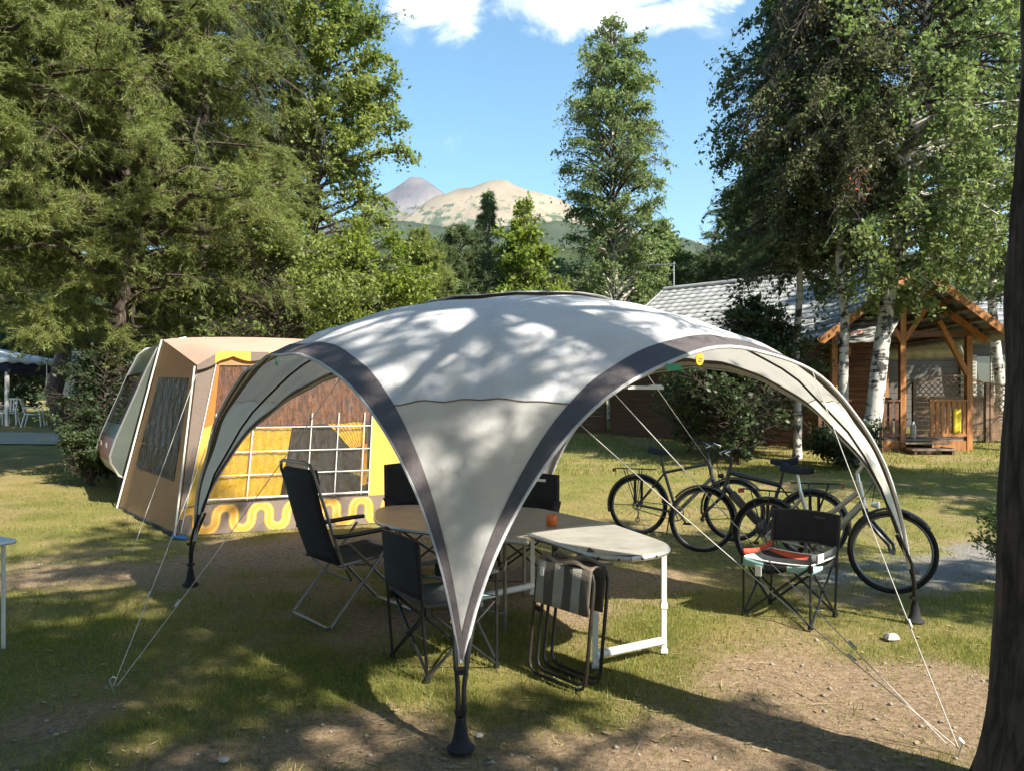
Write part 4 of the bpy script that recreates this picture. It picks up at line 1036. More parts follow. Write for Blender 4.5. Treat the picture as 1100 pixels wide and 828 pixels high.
    # drivetrain
    m=MB(); m.torus(bb+Vector((0,-.055,0)),.085,.006,28,6); 
    for k in range(5):
        a=k*1.2566; m.tube(bb+Vector((0,-.055,0)),bb+Vector((.085*math.cos(a),-.055,.085*math.sin(a))),.006,n=5)
    m.path([bb+Vector((0,-.055,.085)),(0,-.045,h+.045),(-.045,-.045,h),(0,-.045,h-.045),bb+Vector((0,-.055,-.085))],.005,5)
    m.path([Vector((0,-.05,h)),Vector((.02,-.055,h-.09)),Vector((.01,-.055,h-.16))],.010,5); m.torus((.01,-.05,h-.16),.025,.006,14,5); m.torus((0,-.045,h),.05,.006,18,5)
    m.build('drivetrain',M['rim'] if not ebike else M['black_tube'],o)
    m=MB()
    for s in (-1,1):
        e=bb+Vector((.10*s,-.075*s if False else (.075*s),-.13*s)); m.path([bb+Vector((0,.075*s,0)),e],.010,6); m.box(e+Vector((0,.05*s,0)),(.09,.08,.02))
    m.build('crank',M['black_tube'],o)
    # mudguards
    for (cx_,a0,a1) in ((0,10,195),(wb,38,190)):
        m=MB()
        def mg(u,v):
            a=R(a0+(a1-a0)*u); q=(v-.5); rr_=RW+.022-.02*(2*q)**2
            return Vector((cx_+rr_*math.cos(a) if True else 0,q*.055,h+rr_*math.sin(a)))
        m.grid(mg,24,4); g2=m.build('mudguard',M['dark_frame'],o,solid=.002)
        m=MB()
        for s in (-1,1): m.path([(cx_,.055*s,h),mg(.92 if cx_==0 else .9,.5+.45*s)],.0025,4)
        m.build('stay',M['black_tube'],g2)
    if rackon:
        m=MB(); zt=.765
        for s in (-1,1):
            m.path([(.20,.03*s,zt),(.12,.06*s,zt),(-.24,.065*s,zt),(-.27,.03*s,zt)],.0055,6); m.tube((-.02,.06*s,h+.02),(-.16,.065*s,zt),.005); m.tube((-.01,.06*s,h+.02),(.03,.065*s,zt),.005)
        for xx in (-.26,-.12,.02,.16): m.tube((xx,-.06,zt),(xx,.06,zt),.0045)
        rk=m.build('luggage_rack',M['black_tube'],o)
        m=MB(); m.box((-.285,0,zt-.02),(.02,.09,.04)); m.build('rear_lamp',M['lamp_red'],rk)
        m=MB(); m.box((-.06,.10,.50),(.03,.012,.30)); m.box((.02,.10,.50),(.03,.012,.30)); m.build('lock_bracket',M['black_tube'],rk)
    m=MB(); m.lathe([(.001,-.03),(.02,-.03),(.032,.03),(.001,.032)],n=12); lp=m.build('front_lamp',M['lamp_clear'] if step else M['black_tube'],o); lp.location=hb_+Vector((.09,0,.02)); lp.rotation_euler=(0,R(90),0)
    m=MB(); m.tube((.36,.06,.27),(.30,.19,.01),.008); m.build('kickstand',M['black_tube'],o)
    return o
bicycle('khaki diamond frame bicycle standing farthest left of the bicycles',(1.46,8.95),(2.44,8.55),M['khaki_frame'],steer=R(-8),lean=-3)
bicycle('black electric bicycle with thick frame, its front wheel pointing left',(3.02,7.75),(1.98,8.12),M['dark_frame'],steer=R(12),ebike=True,lean=3)
bicycle('champagne step-through bicycle nearest the right shelter foot',(2.36,7.12),(3.16,6.36),M['silver_frame'],steer=R(22),step=True,lean=-4)

# ------------------------------------------------------------------ chalet with tiled wing and open porch
ch=thing('wooden_chalet','brown timber chalet with pale grey tiled roof and an open gabled porch','chalet',(7,21,gz(21)))
e1=Vector((.755,-.656,0)).normalized(); e2=Vector((.656,.755,0)).normalized()
R0=Vector((5.30,25.2,5.22)); ZE=2.95; HD=4.0; LEN=7.4
def rp(s,w,z): return R0+e1*s+e2*w+Vector((0,0,z-R0.z))
def tiled(nm,a,b,c,d,par,n_s,n_w,mt):       # roof slope a->b ridge, d->c eave with stepped wavy tiles
    m=MB()
    a,b,c,d=map(Vector,(a,b,c,d)); nrm=(b-a).cross(d-a).normalized()
    if nrm.z<0: nrm=-nrm
    def fn(u,v):
        p=a.lerp(b,u).lerp(d.lerp(c,u),v)
        k=(v*n_w)%1.0; 
        return p+nrm*(.014*(k) + .011*math.sin(u*n_s*2*math.pi))
    m=MB()
    for r_ in range(n_w):
        v0=r_/n_w+1e-4; v1=(r_+1)/n_w-1e-4
        m.grid(lambda u,q:fn(u,v0+(v1-v0)*q),n_s*6,1)
    return m.build(nm,mt,par,world=True,solid=.012)
M['roof_tile']=mat('roof_tiles_grey',(.34,.345,.335),.5,.38,2.2,.1,30,metal=.0)
M['roof_tile_blue']=mat('roof_tiles_dark',(.20,.215,.23),.45,.15,4,.1,30)
rf=tiled('roof',rp(-.35,0,R0.z),rp(LEN+.2,0,R0.z),rp(LEN+.2,-HD-.1,ZE-.05),rp(-.35,-HD-.1,ZE-.05),ch,26,15,M['roof_tile'])
tiled('roof',rp(-.35,0,R0.z),rp(LEN+.2,0,R0.z),rp(LEN+.2,HD+.1,ZE-.05),rp(-.35,HD+.1,ZE-.05),ch,26,8,M['roof_tile'])
m=MB(); m.path([rp(-.36,0,R0.z+.045),rp(LEN+.2,0,R0.z+.045)],.075,8); m.build('ridge_cap',M['roof_tile'],rf,world=True)
m=MB(); m.beam(rp(-.38,0,R0.z-.05),rp(-.38,-HD-.12,ZE-.10),.03,.18); m.beam(rp(-.38,0,R0.z-.05),rp(-.38,HD+.12,ZE-.10),.03,.18); m.build('barge_board',M['roof_tile'],rf,world=True)
def plank_wall(nm,a,b,z0a,z1,par,mt,n=18,z1b=None):
    a=Vector(a);b=Vector(b); m=MB(); d=(b-a).normalized(); nn=Vector((d.y,-d.x,0)); z1b=z1 if z1b is None else z1b
    z0=z0a; hh=(max(z1,z1b)-z0)/n
    for i in range(n):
        za=z0+i*hh; zb=za+hh-.012
        m.beam((a.x,a.y,(za+zb)/2),(b.x,b.y,(za+zb)/2),.05,zb-za)
    m.beam((a.x+nn.x*-.03,a.y-nn.y*.03,(z0+z1)/2),(b.x-nn.x*.03,b.y-nn.y*.03,(z0+z1)/2),.02,(z1-z0))
    return m.build(nm,mt,par,world=True,smooth=False)
wz=.3
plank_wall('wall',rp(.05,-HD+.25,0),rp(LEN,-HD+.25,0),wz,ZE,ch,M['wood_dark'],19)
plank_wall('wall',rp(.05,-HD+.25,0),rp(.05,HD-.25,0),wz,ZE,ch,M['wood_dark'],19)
m=MB(); m.add([rp(.06,-HD+.2,ZE-.02),rp(.06,HD-.2,ZE-.02),rp(.06,0,R0.z-.12)],[(0,1,2)]); m.build('gable',M['wood_dark'],ch,world=True)
# porch wing
PX,PY=9.12,18.0; zg=gz(18); ZA=4.62; ZP=3.15; HW=1.95
M['wood_orange_beam']=M['wood_orange']
def pp(x,y,z): return Vector((PX+x,PY+y,z))
for s in (-1,1):
    r1=tiled('porch_roof',pp(0,-.75,ZA),pp(0,5.5,ZA),pp(s*(HW+.28),5.5,ZP-.18),pp(s*(HW+.28),-.75,ZP-.18),ch,20,8,M['roof_tile_blue'])
    m=MB(); m.beam(pp(0,-.78,ZA-.06),pp(s*(HW+.30),-.78,ZP-.26),.035,.17); bb_=m.build('barge_board',M['wood_orange'],r1,world=True)
    m=MB()
    for k in range(6): 
        t_=(k+.6)/6.4; m.beam(pp(s*(HW+.2)*t_,-.7,ZA-.09+(ZP-ZA)*t_*1.02),pp(s*(HW+.2)*t_,5.3,ZA-.09+(ZP-ZA)*t_*1.02),.07,.09)
    m.build('purlin',M['wood_mid'],r1,world=True)
    m=MB(); m.beam(pp(0,-.02,ZA-.16),pp(s*HW,-.02,ZP-.16),.10,.14); m.build('rafter',M['wood_orange'],ch,world=True)
def post(x,y,z0,z1,w=.13):
    m=MB(); m.beam(pp(x,y,z0),pp(x,y,z1),w,w); return m.build('post',M['wood_orange'],ch,world=True)
post(.0,0,zg+.05,ZA-.2); post(1.55,0,zg-.02,ZP-.05); post(-1.6,0,zg,ZP-.05); post(1.55,4,zg,ZP-.05); post(-1.6,4,zg,ZP-.05)
m=MB(); m.beam(pp(-1.6,0.0,ZP-.0),pp(1.55,0,ZP-.0),.11,.13); m.build('tie_beam',M['wood_dark'],ch,world=True)
for a,b in ((pp(0,-.01,2.95),pp(.55,-.01,3.75)),(pp(0,-.01,2.95),pp(-.55,-.01,3.75)),(pp(1.55,-.01,2.15),pp(.85,-.01,3.45)),(pp(-1.6,-.01,2.2),pp(-.95,-.01,3.2))):
    m=MB(); m.beam(a,b,.10,.11); m.build('brace',M['wood_orange'],ch,world=True)
zd=zg+.26
m=MB()
for k in range(22): m.box((PX,PY+.08+k*.19,zd),(3.5,.18,.04))
m.build('deck',M['wood_grey'],ch,world=True,smooth=False)
m=MB(); m.box((PX-.95,PY-.03,zd-.15),(1.9,.04,.26)); m.box((PX+1.15,PY-.03,zd-.15),(.95,.04,.26)); m.build('deck_skirt',M['wood_orange'],ch,world=True)
def railing(x0,x1,y,mt,lab,n):
    m=MB(); m.beam(pp(x0,y,zd+.92),pp(x1,y,zd+.92),.09,.045); m.beam(pp(x0,y,zd+.12),pp(x1,y,zd+.12),.05,.07)
    for k in range(n):
        x=x0+(x1-x0)*(k+.5)/n; m.box(pp(x,y,zd+.52),(.085,.024,.78))
    o=m.build('railing',mt,ch,world=True,smooth=False); o['label']=lab
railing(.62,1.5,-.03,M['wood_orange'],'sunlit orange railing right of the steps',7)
railing(-2.0,-.07,-.03,M['wood_dark'],'railing left of the steps, its shade put into dark wood',14)  # shaded stretch of railing: its shade is painted as darker wood
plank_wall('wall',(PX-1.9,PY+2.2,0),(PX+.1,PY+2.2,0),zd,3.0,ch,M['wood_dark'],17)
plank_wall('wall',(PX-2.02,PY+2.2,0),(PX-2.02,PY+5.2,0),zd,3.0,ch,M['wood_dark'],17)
m=MB(); m.box((PX-.95,PY+2.13,1.75),(.9,.05,1.0)); wn=m.build('window',M['glass_dark'],ch,world=True)
m=MB()
for a,b in ((-1.43,-.47),): 
    m.beam((PX+a,PY+2.08,2.28),(PX+b,PY+2.08,2.28),.05,.06); m.beam((PX+a,PY+2.08,1.22),(PX+b,PY+2.08,1.22),.05,.06); m.beam((PX+a,PY+2.08,1.22),(PX+a,PY+2.08,2.28),.06,.05,up=(1,0,0)); m.beam((PX+b,PY+2.08,1.22),(PX+b,PY+2.08,2.28),.06,.05,up=(1,0,0)); m.beam((PX-.95,PY+2.08,1.22),(PX-.95,PY+2.08,2.28),.05,.05,up=(1,0,0))
m.build('frame',M['shutter'],wn,world=True)
stp=thing('porch_steps','low grey wooden steps in front of the porch opening','steps',(PX+.32,PY-.55,gz(17.5)))
for k in range(2):
    m=MB(); m.box((0,-.12+.3*k,.10+.13*k),(1.0,.30,.045)); m.build('tread',M['wood_grey'],stp,bevel=.006)
m=MB(); m.box((-.42,0,.06),(.05,.5,.16)); m.box((.42,0,.06),(.05,.5,.16)); m.box((0,.15,.06),(.8,.03,.14)); m.build('stringer',M['wood_dark'],stp)
o=MB(); o.grid(lambda u,v:pp(1.16+.17*u,-.065-.012*math.sin(u*8),zd+.72-.55*v),6,6); o=o.build('yellow_towel',M['yellow_towel'],solid=.01); tag(o,'yellow towel hanging on the sunlit orange porch railing','towel')
# garden chair and small table on the porch
pc=thing('porch_chair','dark chair standing in the porch opening behind the steps','chair',pp(.25,.9,zd+.02),R(-60))
m=MB(); m.box((0,0,.44),(.44,.44,.04)); m.build('seat',M['black_fabric'],pc); m=MB(); m.box((-.21,0,.75),(.04,.42,.45)); m.build('backrest',M['black_fabric'],pc)
for a in (-.19,.19):
    for b in (-.19,.19):
        m=MB(); m.tube((a,b,0),(a,b,.43),.016); m.build('leg',M['grey_tube'],pc)
bt=thing('bottle','pale bottle standing on the porch floor by the steps','bottle',pp(.52,.5,zd+.02)); m=MB(); m.lathe([(.001,0),(.06,0),(.065,.02),(.065,.28),(.03,.36),(.03,.42),(.001,.42)],n=14); m.build('body',M['lamp_clear'],bt); m=MB(); m.lathe([(.033,.40),(.033,.45),(.001,.45)],n=12); m.build('cap',M['blue_dark'],bt)
# aerial on the roof ridge
an=thing('roof_antenna','thin television aerial on a mast at the left end of the tiled roof','antenna',rp(.0,0,R0.z+.05))
m=MB(); m.tube((0,0,-.1),(0,0,.85),.018); m.build('mast',M['alu'],an)
m=MB(); m.tube((.05,-.05,.78),(-.85,.35,.80),.010); m.build('boom',M['alu'],an)
m=MB()
for k in range(8):
    p=Vector((.05,-.05,.78)).lerp(Vector((-.85,.35,.80)),k/7); hh=.22-.012*k; m.tube(p-Vector((0,0,0))-Vector((.4,.9,0)).normalized()*hh*.7+Vector((0,0,.05)),p+Vector((.4,.9,0)).normalized()*hh*.7-Vector((0,0,.05)),.006,n=5)
m.build('element',M['alu'],an)

# ------------------------------------------------------------------ fences and neighbouring chalet
def plank_fence(nm,label,a,b,h,mt):
    a=Vector(a);b=Vector(b); o=thing(nm,label,'fence',(a.x,a.y,gz(a.y)))
    m=MB(); n=int(h/.13)
    for i in range(n):
        z=gz(a.y)+.06+i*.13; m.beam((a.x,a.y,z),(b.x,b.y,z+gz(b.y)-gz(a.y)),.022,.122)
    m.build('boards',mt,o,world=True,smooth=False)
    k=max(2,int((b-a).length/1.5)+1)
    for i in range(k):
        p=a.lerp(b,i/(k-1)); m=MB(); m.box((p.x,p.y+.05,gz(p.y)+h/2),(.09,.07,h+.08)); m.build('post',mt,o,world=True)
    return o
plank_fence('plank_fence','low dark plank fence running left from the chalet wall',(.2,23.6),(2.75,22.75),1.5,M['wood_dark'])
def lattice_panel(label,x0,y0,x1,y1,h0,h1,arch_):
    a=Vector((x0,y0,gz(y0)+.02)); b=Vector((x1,y1,gz(y1)+.02)); o=thing('lattice_fence',label,'fence',a,0,'garden fence panels with lattice tops')
    ed=(b-a); ln=ed.length; ed.normalize(); nn=Vector((-ed.y,ed.x,0))
    def P(s,z,off=0): return a+ed*s+nn*off+Vector((0,0,z))
    def top(s): return h0+(h1-h0)*s/ln+arch_*math.sin(math.pi*s/ln)
    m=MB(); n=9; zb=min(h0,h1)-.35
    for i in range(n): z=.06+(zb-.06)*(i+.5)/n; m.beam(P(.05,z),P(ln-.05,z),.02,(zb-.06)/n-.008)
    m.build('boards',M['wood_mid'],o,world=True,smooth=False)
    m=MB()
    k=int(ln/.13)
    for dirn in (1,-1):
        for i in range(-6,k+6):
            s0=i*.15; pts=[]
            for j in range(13):
                z=zb+j*.06; s=s0+dirn*(z-zb)
                if .06<=s<=ln-.06 and z<=top(s)-.02: pts.append(P(s,z,.006*dirn))
            if len(pts)>1: m.beam(pts[0],pts[-1],.012,.022)
    m.build('lattice',M['wood_mid'],o,world=True,smooth=False)
    m=MB()
    for i in range(16): m.beam(P(.05+(ln-.1)*i/16,top(.05+(ln-.1)*i/16)),P(.05+(ln-.1)*(i+1)/16,top(.05+(ln-.1)*(i+1)/16)),.035,.05)
    m.beam(P(.05,zb),P(ln-.05,zb),.035,.045); m.build('top_rail',M['wood_mid'],o,world=True)
    for s in (0,ln):
        m=MB(); m.box(P(s,(h0 if s==0 else h1)/2),(.09,.09,(h0 if s==0 else h1)+.1)); m.build('post',M['wood_mid'],o,world=True)
lattice_panel('arched lattice topped fence panel seen behind the porch railing',10.55,20.2,12.33,20.0,1.5,1.5,.22)
lattice_panel('lattice topped fence panel sloping down beside the dark pine trunk',12.45,20.0,14.3,19.7,1.5,1.12,.02)
nb=thing('neighbour_chalet','dark walled chalet in shade behind the lattice fence','chalet',(14,26,gz(26)))
zg2=gz(25)
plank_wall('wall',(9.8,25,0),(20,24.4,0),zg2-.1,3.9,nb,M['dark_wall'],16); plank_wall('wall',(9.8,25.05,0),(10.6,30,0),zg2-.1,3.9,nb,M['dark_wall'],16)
tiled('roof',(9.2,28,5.6),(20.6,27.3,5.6),(20.4,23.7,3.7),(9.0,24.3,3.7),nb,24,8,M['roof_tile_blue'])
tiled('roof',(9.2,28,5.6),(20.6,27.3,5.6),(20.8,31,3.7),(9.4,31.7,3.7),nb,24,6,M['roof_tile_blue'])
for k,xx in enumerate((14.6,15.55)):
    m=MB(); m.box((xx,24.62,2.3),(.50,.05,1.5)); 
    for z in range(12): m.box((xx,24.585,1.65+z*.115),(.40,.03,.085),Matrix.Rotation(.4,3,'X'))
    m.build('shutter',M['shutter'],nb,world=True,smooth=False)
m=MB(); m.box((15.07,24.64,2.3),(.48,.04,1.4)); m.build('window',M['glass_dark'],nb,world=True)

# ------------------------------------------------------------------ far left: gazebo, plastic chairs, white caravan
gzb=thing('gazebo','white garden gazebo with navy valance at the far left','gazebo',(-17.9,26.5,gz(26.5)))
for x in (-1.5,1.5):
    for y in (-1.5,1.5):
        m=MB(); m.box((x,y,1.1),(.09,.09,2.2))
        m.build('post',M['white_paint'],gzb)
m=MB(); m.add([(-1.7,-1.7,2.2),(1.7,-1.7,2.2),(1.7,1.7,2.2),(-1.7,1.7,2.2),(0,0,2.62)],[(0,1,4),(1,2,4),(2,3,4),(3,0,4)]); m.build('canopy',M['white_plastic'],gzb,solid=.02)
m=MB()
for a,b in (((-1.7,-1.7),(1.7,-1.7)),((1.7,-1.7),(1.7,1.7)),((1.7,1.7),(-1.7,1.7)),((-1.7,1.7),(-1.7,-1.7))):
    m.grid(lambda u,v:Vector((a[0]+(b[0]-a[0])*u,a[1]+(b[1]-a[1])*u,2.2-.16*v-.03*math.sin(u*30)*v)),24,2)
m.build('valance',M['white_plastic'],gzb,solid=.01)
m=MB(); m.add([(-1.64,-1.64,2.19),(1.64,-1.64,2.19),(1.64,1.64,2.19),(-1.64,1.64,2.19)]+[(-1.64,-1.64,1.75),(1.64,-1.64,1.75),(1.64,1.64,1.75),(-1.64,1.64,1.75)],[(0,1,5,4),(1,2,6,5),(2,3,7,6),(3,0,4,7)]); m.build('inner_curtain',M['blue_dark'],gzb,solid=.01)
def plastic_chair(label,x,y,yaw):
    o=thing('plastic_chair',label,'chair',(x,y,gz(y)),R(yaw),'white plastic chairs by the gazebo')
    m=MB(); m.grid(lambda u,v:Vector((-.22+.44*u,-.22+.44*v,.42-.02*math.sin(math.pi*u))),6,6); m.build('seat',M['white_plastic'],o,solid=.02)
    m=MB()
    for k in range(5): m.grid(lambda u,v:Vector((-.24-.12*v,-.20+.085*k+.055*u,.45+.45*v)),1,4)
    m.beam((-.36,-.2,.90),(-.36,.2,.90),.03,.05); m.build('backrest',M['white_plastic'],o,solid=.015)
    for s in (-1,1):
        m=MB(); m.path([(-.28,.25*s,.62),(.15,.26*s,.62),(.2,.25*s,.58)],.02,6); m.build('armrest',M['white_plastic'],o)
        m=MB(); m.tube((.2,.25*s,.6),(.26,.28*s,0),.022,.018); m.build('leg',M['white_plastic'],o)
        m=MB(); m.tube((-.2,.22*s,.45),(-.32,.26*s,0),.022,.018); m.build('leg',M['white_plastic'],o)
    return o
plastic_chair('white plastic chair just right of the gazebo post',-15.9,25.6,20)
plastic_chair('white plastic chair under the gazebo front edge',-17.0,26.0,-70)
plastic_chair('white plastic chair deepest under the gazebo',-17.9,27.2,10)
wc=thing('white_caravan','white caravan parked behind the pines beyond the left path','caravan',(-14.2,28.5,gz(28)),R(8))
pr_=[(-2.3,.55),(-2.45,.9),(-2.4,1.5),(-2.1,2.35),(-1.8,2.5),(1.9,2.5),(2.2,2.3),(2.45,1.4),(2.4,.6),(2.2,.45),(-2.1,.45)]
m=MB(); n=len(pr_); m.add([(s,-1.05,z) for s,z in pr_]+[(s,1.05,z) for s,z in pr_],[tuple(range(n)),tuple(range(n,2*n))]+[(i,(i+1)%n,n+(i+1)%n,n+i) for i in range(n)]); m.build('body',M['white_paint'],wc)
for x in (-1.2,.9):
    m=MB(); m.box((x,-1.06,1.65),(.95,.03,.55)); m.build('window',M['glass_dark'],wc,bevel=.01)
m=MB(); m.box((0,-1.058,.8),(4.3,.012,.1)); m.build('stripe',M['caravan_red'],wc)
for y in (-1,.8):
    m=MB(); m.torus((.2,y,.32),.22,.10,24,8); m.build('wheel',M['rubber'],wc)
m=MB(); m.grid(lambda u,v:Vector((-1.6+2.2*u,-1.1-1.9*v,2.35-.35*v-.04*math.sin(u*9))),12,4); m.build('sun_canopy',M['tabletop2'],wc,solid=.02)
for x in (-1.55,.55):
    m=MB(); m.tube((x,-2.95,-.05),(x,-2.95,2.0),.015); m.build('canopy_pole',M['alu'],wc)

# ------------------------------------------------------------------ trees
def frame_of(d):
    a=np.where(np.abs(d[:,2:3])<.9,np.array([[0,0,1.0]]),np.array([[1.0,0,0]])); x=unit(np.cross(d,a)); return x,np.cross(d,x)
def leaves_quads(c,size,rg,aspect=.6,flat=.55):
    n=len(c); nr=unit(rg.normal(size=(n,3))+np.array([0,0,flat])); u0=unit(rg.normal(size=(n,3))); u=unit(u0-nr*np.sum(u0*nr,1,keepdims=True)); v=np.cross(nr,u)
    s=(size*(.65+.7*rg.random(n)))[:,None]
    return np.stack([c-u*s,c-v*s*aspect-u*s*.1,c+u*s,c+v*s*aspect-u*s*.1],1)
def needle_tufts(c,d,ln,w,k,rg,spread=.75):
    n=len(c); D=np.repeat(d,k,0); P=np.repeat(c,k,0); m=n*k
    dirs=unit(D+spread*rg.normal(size=(m,3)))
    P=P+D*(rg.random((m,1))-.6)*ln*1.1
    l=(ln*(.6+.6*rg.random(m)))[:,None]; s=unit(np.cross(dirs,rg.normal(size=(m,3))))*w
    return np.stack([P-s,P+s,P+dirs*l],1)
def tree(name,label,cat,x,y,H,z0,rfun,tr,kind,leafm,barkm,nl=60,nt_=14,npl=10,leaf=.05,seed=1,lean=(0,0),group='trees round the pitch',droop=0.0,up=.3,tl=.33,az=None,top_taper=.85,needle=(.13,.006,9),gate=.40,gs=1.1,rough=False,wobk=.35,start=.2):
    rg=np.random.default_rng(seed); zb=float(gz(y))-.05
    o=thing(name,label,cat,(x,y,zb),0,group)
    tk=MB(); K=12
    wob=rg.normal(size=(K+1,2))*tr*wobk
    def tp(t): 
        i=min(int(t*K),K-1); f=t*K-i; wv=wob[i]*(1-f)+wob[i+1]*f
        return np.array([lean[0]*t+wv[0]*(t>0),lean[1]*t+wv[1]*(t>0),H*t])
    pts=[tp(k/K) for k in range(K+1)]; pts[0]=np.array([0,0,0.]); pts.insert(1,np.array([lean[0]*.03,lean[1]*.03,H*.03])); 
    rs=[tr*1.4]+[tr*(1-k/K)**top_taper+.008 for k in range(K+1)]; rs[1]=tr*1.04
    tk.path(pts,rs,12)
    if rough:
        tk=MB(); KK=110; nn_=40
        tk.path([tp(k/KK) for k in range(KK+1)],[tr*((1-k/KK)**top_taper)*(1+.55*math.exp(-k/KK*H/.22))+.008 for k in range(KK+1)],nn_)
        V=np.array(tk.v); jj=np.arange(len(V))%nn_; kk_=np.arange(len(V))//nn_; A=2*np.pi*jj/nn_; zz=V[:,2]
        ctr=np.array([tp(min(k,KK)/KK) for k in kk_]); ca,sa=np.cos(A)*2.6,np.sin(A)*2.6
        rg1=np.abs(fbm(ca*2.2+zz*.9+7,sa*2.2-zz*1.1+3,91,3)-.5)*2; rg2=fbm(ca*1.0+zz*.5,sa*1.0+zz*.4+5,95,3)-.5
        V=ctr+(V-ctr)*(1+.20*(rg1-.35)+.16*rg2+.10*np.exp(-zz/.25)*np.cos(A*5))[:,None]; tk.v=[tuple(p) for p in V]
    cs=[];ds=[]; tw=[]
    for i in range(nl):
        q=(i+rg.random())/nl; q=q**.92; t=(z0+(H*.985-z0)*q)/H
        a=(i*2.39996+rg.normal()*.35) if az is None else az[0]+(az[1]-az[0])*rg.random()
        Lb=rfun(q)*(.55+.6*rg.random())
        if Lb<.08: continue
        b=tp(min(t,.999)); e=up+rg.normal()*.16
        h=np.array([math.cos(a),math.sin(a),0.]); P=[];nseg=6
        for k in range(nseg+1):
            s=k/nseg
            P.append(b+h*Lb*s*(1-.06*s)+np.array([0,0,Lb*(e*s-(droop+.25*e)*s*s)])+rg.normal(size=3)*.035*Lb*s)
        P=np.array(P); r0=max(.008,min(tr*.42*(1-.75*q),.02*Lb+.006))
        tk.path(P,[r0*(1-s/nseg)+.004 for s in range(nseg+1)],5,caps=False,mi=1 if (r0<.035 or q>.35) else 0)
        n=max(3,int(nt_*Lb/ max(.5,rfun(.3)) *1.1)+2)
        s=start+(1-start)*rg.random(n)**.8; f=s*nseg; j=np.minimum(f.astype(int),nseg-1); fr_=(f-j)[:,None]
        base=P[j]*(1-fr_)+P[j+1]*fr_; ld=unit(P[j+1]-P[j])
        side=rg.normal(size=(n,3)); side[:,2]*=.5
        td=unit(ld*.75+unit(side)*.95+np.array([0,0,-droop*.9]))
        tlen=(tl*(.5+.8*rg.random(n))*max(.45,min(1.4,Lb)))[:,None]
        hang=np.array([0,0,-1.0])*droop*.55
        for k in range(npl):
            ss=(k+rg.random((n,1)))/npl; p=base+td*tlen*ss+hang*tlen*ss**2
            cs.append(p); ds.append(unit(td+hang*ss*1.5))
        tw.append((base,base+td*tlen*.6+hang*tlen*.36,base+td*tlen+hang*tlen))
    for base,mid,end in tw:
        for p,mq,e_ in zip(base,mid,end): tk.path([p,mq,e_],[.0045,.003,.0015],3,caps=False,mi=1)
    tro=tk.build('trunk',[barkm,M['twig']],o)
    c=np.concatenate(cs); d=np.concatenate(ds); 
    if gate>0:                                           # uneven crown: clumps and gaps
        g=fbm(c[:,0]*gs+c[:,2]*.35*gs+5,c[:,1]*gs+c[:,2]*gs*.8+seed,seed+70,3); k=rg.random(len(c))<np.clip((g-gate)/.10,.06,1); c,d=c[k],d[k]
    clump=fbm(c[:,0]*1.3+c[:,2]*.6+9,c[:,1]*1.3+c[:,2]*.9,seed+40,3)
    if kind=='needle':
        ln,w,kk=needle; v=needle_tufts(c+rg.normal(size=c.shape)*.03,d,ln,w,kk,rg); rn=np.clip(np.repeat(clump,kk)*1.1-.3+.55*rg.random(len(v)),0,1)
        rn=np.where(rg.random(len(v))<.03,1,np.minimum(rn,.93))
        cr=np_mesh('crown',v,np.arange(len(v)*3),leafm,o,rn,k=3)
    else:
        c=c+rg.normal(size=c.shape)*leaf*.9; v=leaves_quads(c,leaf,rg); rn=np.clip(clump*1.1-.3+.55*rg.random(len(v)),0,1)
        cr=np_mesh('crown',v,np.arange(len(v)*4),leafm,o,rn,k=4)
    return o,cr

def cone(r,p=.8): return lambda q: r*(1-q)**p+.05
def egg(r,pk=.35): return lambda q: r*(math.sin(math.pi*min(1,(q/pk)*.5))**.6 if q<pk else math.cos(math.pi/2*((q-pk)/(1-pk)))**.75)+.05
def col(r): return lambda q: r*(min(1,.65+q*1.6))*(1-max(0,q-.45)/.55*.75)+.05

NB=M['pine_needles']; PB=M['pine_bark']; BB=M['birch_bark']
PN=(.115,.0055,11)
# the pines on the left
tree('pine_tree','broad olive pine with low branches brushing the caravan roof','tree',-7.3,14.4,12.5,2.0,egg(3.7,.3),.24,'needle',NB,PB,nl=300,nt_=44,npl=10,needle=(.095,.006,9),seed=11,droop=.16,up=.22,gate=.34,gs=1.5)
tree('pine_tree','pine at the far left edge hanging over the white gazebo','tree',-8.5,11.9,12,2.75,egg(3.1,.35),.22,'needle',NB,PB,nl=230,nt_=40,npl=9,needle=(.09,.0055,9),seed=12,droop=.12,up=.22,gate=.34,gs=1.5)
tree('pine_tree','tall pine standing behind the caravan roof, its top outside the picture','tree',-7.3,18.2,15,1.2,egg(3.3,.3),.26,'needle',NB,PB,nl=260,nt_=38,npl=9,needle=(.115,.0075,9),seed=13,droop=.12,up=.28,gate=.33,gs=1.3)
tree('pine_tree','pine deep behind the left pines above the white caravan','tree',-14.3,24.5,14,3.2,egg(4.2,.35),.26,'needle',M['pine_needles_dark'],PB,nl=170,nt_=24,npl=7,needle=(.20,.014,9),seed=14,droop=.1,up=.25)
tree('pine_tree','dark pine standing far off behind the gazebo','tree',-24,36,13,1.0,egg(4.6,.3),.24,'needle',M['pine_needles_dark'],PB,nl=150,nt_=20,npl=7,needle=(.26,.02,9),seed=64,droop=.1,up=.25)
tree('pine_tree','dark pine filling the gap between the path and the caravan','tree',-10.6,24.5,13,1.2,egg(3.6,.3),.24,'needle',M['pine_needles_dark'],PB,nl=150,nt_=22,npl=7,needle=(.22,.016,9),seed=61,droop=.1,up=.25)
tree('pine_tree','dark shaded pine with long drooping branches at the top left','tree',-6.15,15.4,14.5,6.2,egg(2.5,.25),.12,'needle',M['pine_needles_dark'],PB,nl=60,nt_=26,npl=7,needle=(.12,.006,9),seed=15,droop=.75,up=.1,start=.1)  # shade on these branches is put into the darker needle colour
